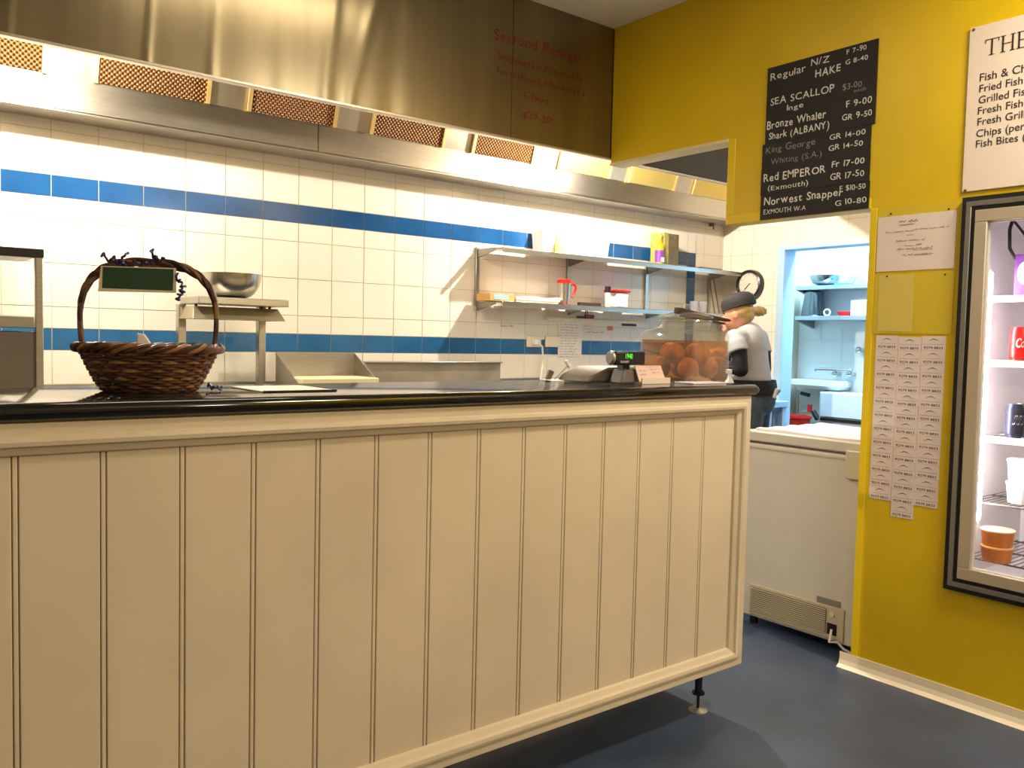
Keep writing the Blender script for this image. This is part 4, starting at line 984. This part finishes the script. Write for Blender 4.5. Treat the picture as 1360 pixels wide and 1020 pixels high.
def hand_(w0, e0, side):
    d = (w0-e0).normalized(); q = d.cross(V(0, 0, 1)).normalized()*side
    palm = w0+d*.05
    bd_.capsule(w0+d*.01, palm+d*.02, .026, .030, 12)
    for k, (o_, L_) in enumerate(((-.026, .058), (-.009, .070), (.009, .066), (.026, .052))):
        a_ = palm+d*.032+q*o_; b_ = a_+d*L_*.5-V(0, 0, .006); c_ = b_+d*L_*.38-V(0, 0, .024)
        bd_.capsule(a_, b_, .0095, .0085, 8); bd_.capsule(b_, c_, .0085, .0075, 8)
    t0 = w0+d*.03-q*.026; t1 = t0+d*.03-q*.022-V(0, 0, .006); bd_.capsule(t0, t1, .012, .010, 8); bd_.capsule(t1, t1+d*.026-V(0, 0, .012), .010, .008, 8)
hand_(wrL, elL, 1); hand_(wrR, elR, -1)
o = remesh(bd_.build('body', skinm, pn), .0065, 3, .5)
eyes = []
for s_ in (1, -1):
    MB().ball(head+tilt @ (fw*.079)+lf_*(.031*s_)+V(0, 0, .006), .010, .014, .0085, 12, 8, hrot).build('eye', mat('dark eye', (50, 36, 30), .3) if s_ == 1 else MATS['dark eye'], pn)
    MB().capsule(head+tilt @ (fw*.087)+lf_*(.018*s_)+V(0, 0, .026), head+tilt @ (fw*.076)+lf_*(.044*s_)+V(0, 0, .025), .0045, .003, 8).build('eyebrow', mat('brow', (150, 110, 66), .6) if s_ == 1 else MATS['brow'], pn)
MB().capsule(head+tilt @ (fw*.098)+lf_*.018+V(0, 0, -.070), head+tilt @ (fw*.098)-lf_*.018+V(0, 0, -.070), .006, .006, 8).build('mouth', mat('lips', (176, 92, 84), .5), pn)
# cap: low dome with a band
cap = MB(); cc = head+V(0, 0, .038)-fw*.004
prof = [(1.03, -.014), (1.06, .0), (1.05, .022), (.97, .046), (.78, .066), (.45, .077), (.02, .08)]
cap.loft([[cc+tilt @ (frot @ V(.104*r_*cos(2*pi*i/28), .086*r_*sin(2*pi*i/28), z)) for i in range(28)] for r_, z in prof])
cap.loft([[cc+tilt @ (frot @ V(.104*r_*cos(2*pi*i/28), .086*r_*sin(2*pi*i/28), z)) for i in range(28)] for r_, z in ((1.02, -.018), (1.065, -.016), (1.065, .002), (1.02, .004))])
cap.build('cap', capm, pn)
hr = MB()
hr.ball(head-fw*.030+V(0, 0, -.004), .074, .080, .066, 18, 12, hrot); hr.ball(head-fw*.06+V(0, 0, -.03), .045, .066, .045, 16, 10, hrot)
bun = pp(1007, 413.5)
hr.capsule(head-fw*.085+V(0, 0, .0), bun, .026, .030, 14); hr.ball(bun, .036, .034, .034, 14, 10)
for k in range(7): 
    a_ = 2*pi*k/7; hr.capsule(bun, bun+V(0, 0, .022*sin(a_))+fw*(-.024+.02*cos(a_))+lf_*(.022*cos(a_)), .014, .010, 8)
remesh(hr.build('hair', hairm, pn), .006, 2, .4)
# tee shirt
ts = MB()
ts.capsule(shL+V(0, 0, .004), neck1-V(0, 0, .012), .062, .060); ts.capsule(shR+V(0, 0, .004), neck1-V(0, 0, .012), .062, .060)
ts.ball(chest, .114, .158, .17, 24, 14, frot)
ts.loft([[c_+frot @ V(rx*cos(2*pi*i/28), ry*sin(2*pi*i/28), 0) for i in range(28)] for c_, rx, ry in ((chest, .112, .156), (pp(996, 478), .114, .150), (belly, .120, .150), (pp(997, 503), .126, .158), (pp(997, 508), .122, .154))])
ts.tube([shL, pp(978, 458, -.18), pp(981, 468, -.195)], [.060, .064, .066], 16); ts.tube([shR, pp(1011, 462, .14), pp(1013, 470, .13)], [.060, .062, .062], 16)
ts.tube([neck1-V(0, 0, .02)+fw*.0, neck1+V(0, 0, .012)-fw*.004], [.075, .062], 16)
remesh(ts.build('tee_shirt', shirtm, pn), .008, 3, .5)
for (s0, e0, w0) in ((pp(981, 466, -.193), elL, wrL), (pp(1013, 468, .13), elR, wrR)):
    sl = MB().capsule(s0, e0, .052, .046); sl.capsule(e0, w0, .046, .032); remesh(sl.build('black_sleeve', darkm, pn), .008, 3)
# jeans
jn = MB()
jn.ball(pelv-V(0, 0, .02), .137, .170, .14, 24, 12, frot)
for (h0, k0, a0) in ((hipL, kL, aL), (hipR, kR, aR)):
    jn.capsule(h0, k0, .098, .070); jn.tube([k0, V(a0.x, a0.y, .07)], [.070, .058], 16)
remesh(jn.build('jeans', jeansm, pn), .009, 3)
def arc_(c_, rx, ry, a0, a1, n=24): return [c_+frot @ V(rx*cos(a0+(a1-a0)*i/n), ry*sin(a0+(a1-a0)*i/n), 0) for i in range(n+1)]
ap = MB()
w1, w2 = pp(998, 504), pp(1000, 523)
ap.loft([arc_(w1, .140, .176, 0, 2*pi-.001), arc_(w1, .150, .186, 0, 2*pi-.001), arc_(w2, .154, .188, 0, 2*pi-.001), arc_(w2, .142, .176, 0, 2*pi-.001), arc_(w1, .140, .176, 0, 2*pi-.001)], caps=False)
b1_ = V(w2.x, w2.y, .55)
A0 = radians(58)
o_arc = [arc_(c_, rx, ry, -A0, A0) for c_, rx, ry in ((w2, .156, .190), ((w2+b1_)/2, .170, .196), (b1_, .185, .205))]
i_arc = [arc_(c_, rx-.006, ry-.006, -A0, A0) for c_, rx, ry in ((w2, .156, .190), ((w2+b1_)/2, .170, .196), (b1_, .185, .205))]
ap.loft([a_+list(reversed(b_)) for a_, b_ in zip(o_arc, i_arc)])
ap.build('apron', darkm, pn)
kb = w2-fw*.158+lf_*.06+V(0, 0, .022)
MB().tube([kb+V(0, 0, -.035)+lf_*.055, kb+lf_*.035+V(0, 0, .014)-fw*.01, kb+V(0, 0, .018)-fw*.014, kb-lf_*.03+V(0, 0, .004)-fw*.01, kb-lf_*.045+V(0, 0, -.006)], [.010, .012, .013, .012, .009], 8).build('apron_tie', mat('pale grey tie', (206, 206, 210), .7), pn)
for a0 in (aL, aR):
    sh_ = MB().capsule(V(a0.x, a0.y, .045)-fw*.045, V(a0.x, a0.y, .038)+fw*.165, .045, .037); sh_.box(0, 0, 0, 0, 0, 0) if False else None
    remesh(sh_.build('shoe', black, pn), .009, 3)
# ------------------------------------------------------------------ boards, notices and cards on the yellow wall
def wl(px, py, lift=0): return at(px, py, X=W-lift)
def bz(zx, zy, lift=.004): return at(980+zx*220/831, 30+zy*270/1020, X=W-lift)
RU, UPV = V(0, -1, 0), V(0, 0, 1)
boards = [('topmost', (149, 232), (705, 77), (686, 506), (137, 614), .006), ('second', (124, 614), (670, 508), (662, 655), (119, 742), .005),
          ('third', (117, 741), (664, 652), (657, 794), (113, 868), .006), ('lowest', (113, 868), (661, 793), (655, 935), (113, 991), .005)]
texts = {0: [('Regular', (163, 290), (340, 246), 36), ('N/Z', (366, 222), (460, 192), 34), ('HAKE', (388, 275), (515, 243), 36), ('F 7-90', (545, 158), (645, 134), 24), ('G 8-40', (540, 212), (652, 184), 22),
             ('SEA SCALLOP', (163, 418), (483, 345), 36), ('Inge', (245, 443), (328, 422), 26), ('$3-00', (525, 345), (622, 315), 28), ('each', (582, 352), (642, 337), 16),
             ('Bronze Whaler', (145, 540), (442, 474), 40), ('Shark (ALBANY)', (155, 585), (458, 532), 34), ('F 9-00', (542, 428), (672, 398), 30), ('GR 9-50', (522, 492), (672, 465), 30)],
         1: [('King George', (140, 660), (387, 610), 34), ('Whiting (S.A.)', (165, 712), (420, 670), 30), ('GR 14-00', (460, 586), (640, 562), 26), ('GR 14-50', (455, 640), (627, 618), 26)],
         2: [('Red EMPEROR', (128, 800), (440, 752), 38), ('(Exmouth)', (150, 844), (352, 815), 26), ('Fr 17-00', (470, 725), (635, 706), 30), ('GR 17-50', (463, 789), (633, 770), 30)],
         3: [('Norwest Snapper', (130, 918), (527, 866), 38), ('F $10-50', (510, 846), (640, 832), 26), ('G 10-80', (487, 918), (645, 902), 26), ('EXMOUTH W.A', (128, 960), (340, 940), 24)]}
lab = ['topmost black chalk menu board listing hake, sea scallop and shark', 'black chalk menu board listing King George whiting, second from the top', 'black chalk menu board listing red emperor, third from the top', 'lowest black chalk menu board listing norwest snapper']
for i, (nm, tl, tr2, br, bl_, th) in enumerate(boards):
    q = [bz(*p, lift=th) for p in (tl, tr2, br, bl_)]
    yl = (q[0].y+q[3].y)/2; yr_ = (q[1].y+q[2].y)/2; zt2 = (q[0].z+q[1].z)/2; zb2 = (q[2].z+q[3].z)/2+.001
    b = thing('menu_board', lab[i], 'menu board', (W-th, (yl+yr_)/2, zb2), 'chalk menu boards on the yellow wall')
    MB().box(W-th, W-.0008, yr_, yl, zb2, zt2).build('panel', chalkboard, b)
    for st, p0, p1, h in texts[i]:
        a, c = bz(*p0, lift=th+.0008), bz(*p1, lift=th+.0008); c.z = a.z = (a.z+c.z)/2
        dim = st in ('King George', 'Whiting (S.A.)', '$3-00', 'each')
        MB().text(st, a, RU, UPV, max(.02, a.y-c.y), h*.2647/288, hand=True, off=.0003, jit=.9, bold=-.004 if dim else (.012 if st[:3] in ('Bro', 'Sha', 'Red', 'Nor', 'HAK', 'Fr ') else .004)).build('chalk_writing', chalk_dim if dim else chalk, b)
# price sign above the fridge
a, b = wl(1290, 37), wl(1278, 256)
sgn = thing('price_sign', 'big off-white printed price sign above the glass door fridge', 'sign', (W-.006, a.y-.3, b.z))
pinks = mat('sign white', (232, 214, 196), .45)
MB().box(W-.008, W-.001, .45, 1.56, max(b.z, 1.998), 2.632).build('panel', pinks, sgn, .002)
for px, py in ((1293.5, 39.5), (1282, 253)): 
    c = wl(px, py, .008); MB().ball(c, .004, .006, .006, 10, 6).build('screw', mat('bronze screw', (110, 60, 40), .4) if py < 100 else MATS['bronze screw'], sgn)
sz = lambda zx, zy: at(1240+zx*120/471, zy*260/1020, X=W-.0085)
for st, p0, h in (('Fish & Chips', (240, 425), 38), ('Fried Fish', (238, 482), 36), ('Grilled Fish', (234, 541), 36), ('Fresh Fish fi', (230, 598), 36), ('Fresh Grilled', (228, 655), 36), ('Chips (per se', (222, 716), 36), ('Fish Bites (6', (220, 770), 36)):
    a = sz(*p0); MB().text(st, a, RU, UPV, None, h*.2549/318, off=.0004, bold=.006).build('lettering', ink, sgn)
a = sz(266, 294); hh = 76*.2549/318; tw_ = hh*.82
th_ = MB()
def bar(y0, y1, z0, z1): th_.box(W-.0093, W-.0086, min(y0, y1), max(y0, y1), z0, z1)
y = a.y; z = a.z; s1 = hh*.10; s2 = hh*.045
bar(y-tw_/2+s1/2, y-tw_/2-s1/2, z, z+hh); bar(y, y-tw_, z+hh-s2, z+hh); bar(y-tw_*.3, y-tw_*.7, z, z+s2); bar(y, y-s2, z+hh-hh*.22, z+hh); bar(y-tw_+s2, y-tw_, z+hh-hh*.22, z+hh)
y -= tw_*1.12
for k in (.16, .84): bar(y-tw_*k+s1/2, y-tw_*k-s1/2, z, z+hh); bar(y-tw_*k+s1*1.4, y-tw_*k-s1*1.4, z, z+s2); bar(y-tw_*k+s1*1.4, y-tw_*k-s1*1.4, z+hh-s2, z+hh)
bar(y-tw_*.16, y-tw_*.84, z+hh*.5-s2/2, z+hh*.5+s2/2)
y -= tw_*1.12
bar(y-tw_*.16+s1/2, y-tw_*.16-s1/2, z, z+hh); bar(y, y-tw_*.8, z+hh-s2, z+hh); bar(y, y-tw_*.82, z, z+s2); bar(y-tw_*.16, y-tw_*.62, z+hh*.5-s2/2, z+hh*.5+s2/2)
th_.build('heading', ink, sgn)
# notice in a clear pocket, empty yellowed pocket below
a, b = wl(1167.5, 279, .003), wl(1271, 362, .003)
a0, b0 = at(1166, 290, X=W-.003), at(1268, 357, X=W-.003); zt3, zb3 = 1.943, 1.717
nt_ = thing('paper_notice', 'white handwritten notice in a clear pocket right of the doorway', 'notice', (W-.003, (a0.y+b0.y)/2, zb3))
MB().box(W-.0030, W-.0012, 1.577, 1.898, zb3, zt3).build('sheet', mat('pinkish paper', (232, 214, 202), .5), nt_)
MB().box(W-.0010, W-.0003, 1.566, 1.904, zb3-.006, zt3+.036).build('pocket_back', mat('yellowed plastic', (214, 186, 44), .35), nt_)
nz = lambda zx, zy: at(1140+zx*150/695, 260+zy*220/1020, X=W-.0044)
for k, (p0, p1, h) in enumerate((((250, 168), (382, 155), 16), ((168, 232), (338, 212), 11), ((338, 212), (558, 198), 11), ((295, 246), (342, 238), 9), ((232, 285), (412, 268), 13), ((285, 312), (395, 298), 11), ((235, 335), (455, 312), 11), ((335, 338), (455, 326), 11), ((272, 370), (460, 354), 10))):
    a, c = nz(*p0), nz(*p1); mb = scribble(MB(), a, RU, UPV, a.y-c.y, h*.2157/300, seed=100+k, off=.0002)
    if k == 0: mb.box(W-.0047, W-.0044, a.y-.065, a.y-.002, a.z-.010, a.z-.008)
    mb.build('handwriting', ink, nt_)
MB().box(W-.0047, W-.0044, 1.68, 1.735, 1.778, 1.7795).build('rule_line', ink, nt_)
for px, py in ((1183, 284), (1260, 277.5)): c = wl(px, py, .005); MB().ball(c, .003, .004, .004, 8, 6).build('pin', black, nt_)
ep_ = thing('empty_pocket', 'empty yellowed clear document pocket below the white notice', 'pocket', (W-.003, 1.74, 1.46))
MB().box(W-.0022, W-.0010, 1.574, 1.902, 1.458, 1.706).build('sleeve', MATS['yellowed plastic'], ep_)
MB().box(W-.0032, W-.0024, 1.735, 1.882, 1.468, 1.700).build('backing_strip', mat('pale yellowed plastic', (218, 194, 92), .35), ep_)
for px, py in ((1178, 367), (1255, 364.5)): c = wl(px, py, .004); MB().ball(c, .003, .004, .004, 8, 6).build('pin', black, ep_)
# business cards: three columns
tl_, tr3 = 1.885, 1.594; cw = (tl_-tr3)/3
zt4, zb4 = 1.450, .760; chh = (zt4-zb4)/12
cardm = mat('card white', (232, 214, 206), .5)
cd0 = tag(MB().box(W-.0016, W-.0008, -cw/2+.0006, cw/2-.0006, 0, chh-.001).build('business_card', cardm, origin=(W, 0, 0)), 'card', 'card')
MB().text('9279 8833', (W-.0018, cw*.40, .006), RU, UPV, cw*.78, .0095, off=.0001, bold=.008).build('phone_number', ink, cd0)
sw = MB(); n = 12
for k in range(n):
    f0, f1 = k/n, (k+1)/n; g = lambda f: (cw*.22-cw*.44*f, chh*.60+.0085*sin(pi*f)**.8); h2 = lambda f: .0005+.0030*sin(pi*f)
    (ya, za), (yb, zb) = g(f0), g(f1); sw.add([V(W-.0018, ya, za), V(W-.0018, yb, zb), V(W-.0018, yb, zb+h2(f1)), V(W-.0018, ya, za+h2(f0))], [(0, 1, 2, 3)])
sw.build('swoosh_logo', mat('grey print', (96, 84, 84), .6), cd0)
MB().box(W-.0019, W-.0017, -cw*.42, cw*.42, chh*.42, chh*.42+.0008).build('rule_line', MATS['grey print'], cd0)
ordn = ['first', 'second', 'third', 'fourth', 'fifth', 'sixth', 'seventh', 'eighth', 'ninth', 'tenth', 'eleventh', 'twelfth', 'thirteenth']
first = True
for cix, cn in enumerate(('left', 'middle', 'right')):
    nr = 13 if cix == 1 else 12
    dz = (0, -.004, -.012+.012)[cix]
    for rI in range(nr):
        yy = tl_-cw*(cix+.5)+random.uniform(-.0006, .0006); loc = (W-cix*.0002, yy, zt4+dz-chh*(rI+1))
        lb = f'small white phone number card, {ordn[rI]} from the top in the {cn} column'
        if first: cd0.location = loc; cd0['label'] = lb; cd0['group'] = 'phone number cards on the yellow wall'; first = False
        else: dup(cd0, loc, lb, 'phone number cards on the yellow wall')
# ------------------------------------------------------------------ glass door fridge set into the yellow wall
fr = thing('display_fridge', 'glass door drinks fridge set into the yellow wall', 'fridge', (3.75, .95, .45))
def ring(y0, y1, z0, z1, t, x0, x1):
    return MB().box(x0, x1, y0, y1, z0, z0+t).box(x0, x1, y0, y1, z1-t, z1).box(x0, x1, y0, y0+t, z0+t, z1-t).box(x0, x1, y1-t, y1, z0+t, z1-t)
FA, FB = .36, 1.549; GA, GB = .454, 1.984
ring(FA, FB, GA, GB, .018, W-.022, W+.03).build('outer_gasket', gasket, fr)
ring(FA+.018, FB-.018, GA+.018, GB-.018, .020, W-.030, W+.03).build('cabinet_frame', alu, fr, .002)
ring(FA+.038, FB-.038, GA+.038, GB-.038, .016, W-.024, W+.03).build('door_gasket', gasket, fr)
dr = ring(FA+.054, FB-.054, GA+.054, GB-.054, .046, W-.034, W+.012).build('door_frame', mat('champagne frame', (196, 182, 158), .4, .4), fr, .003)
MB().box(W-.012, W-.006, FA+.1, FB-.1, GA+.1, GB-.1).build('glass_pane', fglass, dr)
ring(FA+.098, FB-.098, GA+.098, GB-.098, .006, W-.016, W-.001).build('glazing_bead', mat('pale bead', (226, 220, 214), .3), dr)
cx0, cx1 = W+.03, 4.12
CB = MB().box(cx0, cx1, FB-.012, FB+.03, .47, 2.02).box(cx0, cx1, FA-.03, FA+.012, .47, 2.02).box(cx0, cx1, FA, FB, .43, .485).box(cx0, cx1, FA, FB, 1.965, 2.02).box(cx1-.03, cx1, FA, FB, .485, 1.965)
CB.build('cabinet_liner', fr_in, fr)
zA, zB = at(1318, 362, X=3.50).z, at(1300, 690, X=3.50).z
MB().cyl((3.507, 1.478, zB), (3.507, 1.478, zA), .016).build('light_tube', tubem, fr)
for z in (zA+.0, zB-.03): MB().cyl((3.505, 1.482, z), (3.505, 1.482, z+.03), .015).build('tube_cap', white, fr)
rl_ = MB().box(3.56, 3.585, FB-.018, FB-.0122, .56, 1.93); rail = rl_.build('shelf_rail', white, fr)
for k in range(14): MB().box(3.568, 3.577, FB-.0190, FB-.0181, .62+.09*k, .645+.09*k).build('rail_slot', gasket, rail)
MB().tube([at(1345, 292, X=3.60), at(1341, 305, X=3.60), at(1341, 330, X=3.60), at(1348, 343, X=3.61), at(1358, 346, X=3.62), at(1368, 342, X=3.63)], .007, 8).build('door_cable', black, fr)
MB().tube([at(1345, 292, X=3.60), at(1352, 300, X=3.60), at(1366, 318, X=3.60)], .005, 8).build('door_cable', black, fr)
shz = [at(1345, py, X=3.62).z for py in (395, 480, 581, 668, 745)]
wire = mat('fridge wire', (196, 192, 190), .35, .6); 
for i, z in enumerate(shz):
    m_ = MB()
    for x in (3.555, 3.78, 4.03): m_.cyl((x, FA+.03, z-.006), (x, FB-.016, z-.006), .004, n=6)
    for k in range(44): y = FB-.022-k*.0255; m_.cyl((3.553, y, z-.002), (4.05, y, z-.002), .0018, n=5)
    so = m_.build('wire_shelf', wire if i < 3 else mat('dark fridge wire', (96, 86, 80), .4, .6) if i == 3 else MATS['dark fridge wire'], fr)
    if i < 3: MB().box(3.545, 3.552, FA+.03, FB-.02, z-.022, z+.004).build('price_rail', white, so, .001)
# what stands on its shelves
def fy(px, X): return at(px, 500, X=X).y
lab_c = ['purple drink carton at the front left of the top fridge shelf', 'purple drink carton second from the left on the top fridge shelf']
for i in range(2):
    x = 3.64+.004*i; y1 = fy(1338, 3.60)-.004-.085*i; c = thing('drink_carton', lab_c[i], 'drink carton', (x, y1-.04, shz[0]), 'purple drink cartons in the fridge')
    MB().box(x-.04, x+.04, y1-.078, y1, shz[0]+.0005, shz[0]+.165).build('carton_body', purple, c, .003)
    MB().loft([[V(x-.0415, y1-.039+.028*cos(2*pi*k/18), shz[0]+.092+.045*sin(2*pi*k/18)) for k in range(18)], [V(x-.0402, y1-.039+.028*cos(2*pi*k/18), shz[0]+.092+.045*sin(2*pi*k/18)) for k in range(18)]]).build('glare_spot', white, c)  # white disc paints the round glare onto the carton
def can(x, y, z, body, label, grp, textst, tm_):
    c = thing('drink_can', label, 'drink can', (x, y, z), grp); z += .0005
    MB().lathe([(.024, z), (.0325, z+.012), (.033, z+.02), (.033, z+.115), (.027, z+.13), (.027, z+.133)], (x, y, 0), 28).build('can_body', body, c)
    MB().lathe([(.0265, z+.1332), (.0235, z+.1345), (.023, z+.131), (.001, z+.131)], (x, y, 0), 28).build('can_top', steel, c)
    # lettering wrapped on the side that faces the shop
    g = MB().text(textst, (0, 0, 0), (1, 0, 0), (0, 0, 1), .052, .036, shear=.25, bold=.02)
    A_ = radians(205); vs = []
    for p in g.v: a = A_+(p.x-.012)/.0333; vs.append(V(x+.0334*cos(a), y+.0334*sin(a), z+.055+p.z))
    g.v = vs; g.build('lettering', tm_, c)
redcan = mat('red can', (206, 12, 14), .3, .1)
pos = ['front left red can on the second fridge shelf', 'red can second from the left on the second fridge shelf', 'red can behind the front left can on the second fridge shelf']
y1 = fy(1337, 3.60)-.036
for i, (dx, dy) in enumerate(((0, 0), (.0, -.070), (.072, -.0))): can(3.605+dx, y1+dy, shz[1], redcan, pos[i], 'red cans in the fridge', 'Coca', white)
pos = ['front left navy and white can on the third fridge shelf', 'navy can second from the left on the third fridge shelf', 'navy can behind the front left can on the third fridge shelf']
for i, (dx, dy) in enumerate(((0, 0), (.0, -.070), (.072, -.0))): can(3.605+dx, y1+dy, shz[2], navycan, pos[i], 'navy cans in the fridge', 'III', white)
def tub(x, y, z, r, h, body, lidm, label, grp, nm='food_tub'):
    c = thing(nm, label, 'tub', (x, y, z), grp); z += .0005
    MB().lathe([(r*.80, z), (r*.84, z+.003), (r*.95, z+h*.86), (r*.96, z+h*.88)], (x, y, 0), 32).build('tub_body', body, c)
    MB().lathe([(r*.97, z+h*.87), (r, z+h*.89), (r, z+h*.97), (r*.94, z+h), (.001, z+h-.001)], (x, y, 0), 32).build('lid', lidm, c)
yt = fy(1341, 3.63)-.062
tub(3.65, yt, shz[3], .060, .083, white, white, 'lower white plastic tub of the stack on the fourth fridge shelf', 'white tubs in the fridge')
tub(3.65, yt, shz[3]+.0835, .060, .090, white, white, 'upper white plastic tub of the stack on the fourth fridge shelf', 'white tubs in the fridge')
yo = fy(1315, 3.55)-.055
tub(3.560, yo, shz[4], .060, .062, orange_dip, mat('clear lid', (236, 186, 120), .25), 'lower orange dip tub of the stack on the bottom fridge shelf', 'orange dip tubs in the fridge')
tub(3.560, yo, shz[4]+.0625, .062, .066, orange_dip, mat('pale lid', (236, 206, 170), .25), 'upper orange dip tub of the stack on the bottom fridge shelf', 'orange dip tubs in the fridge')
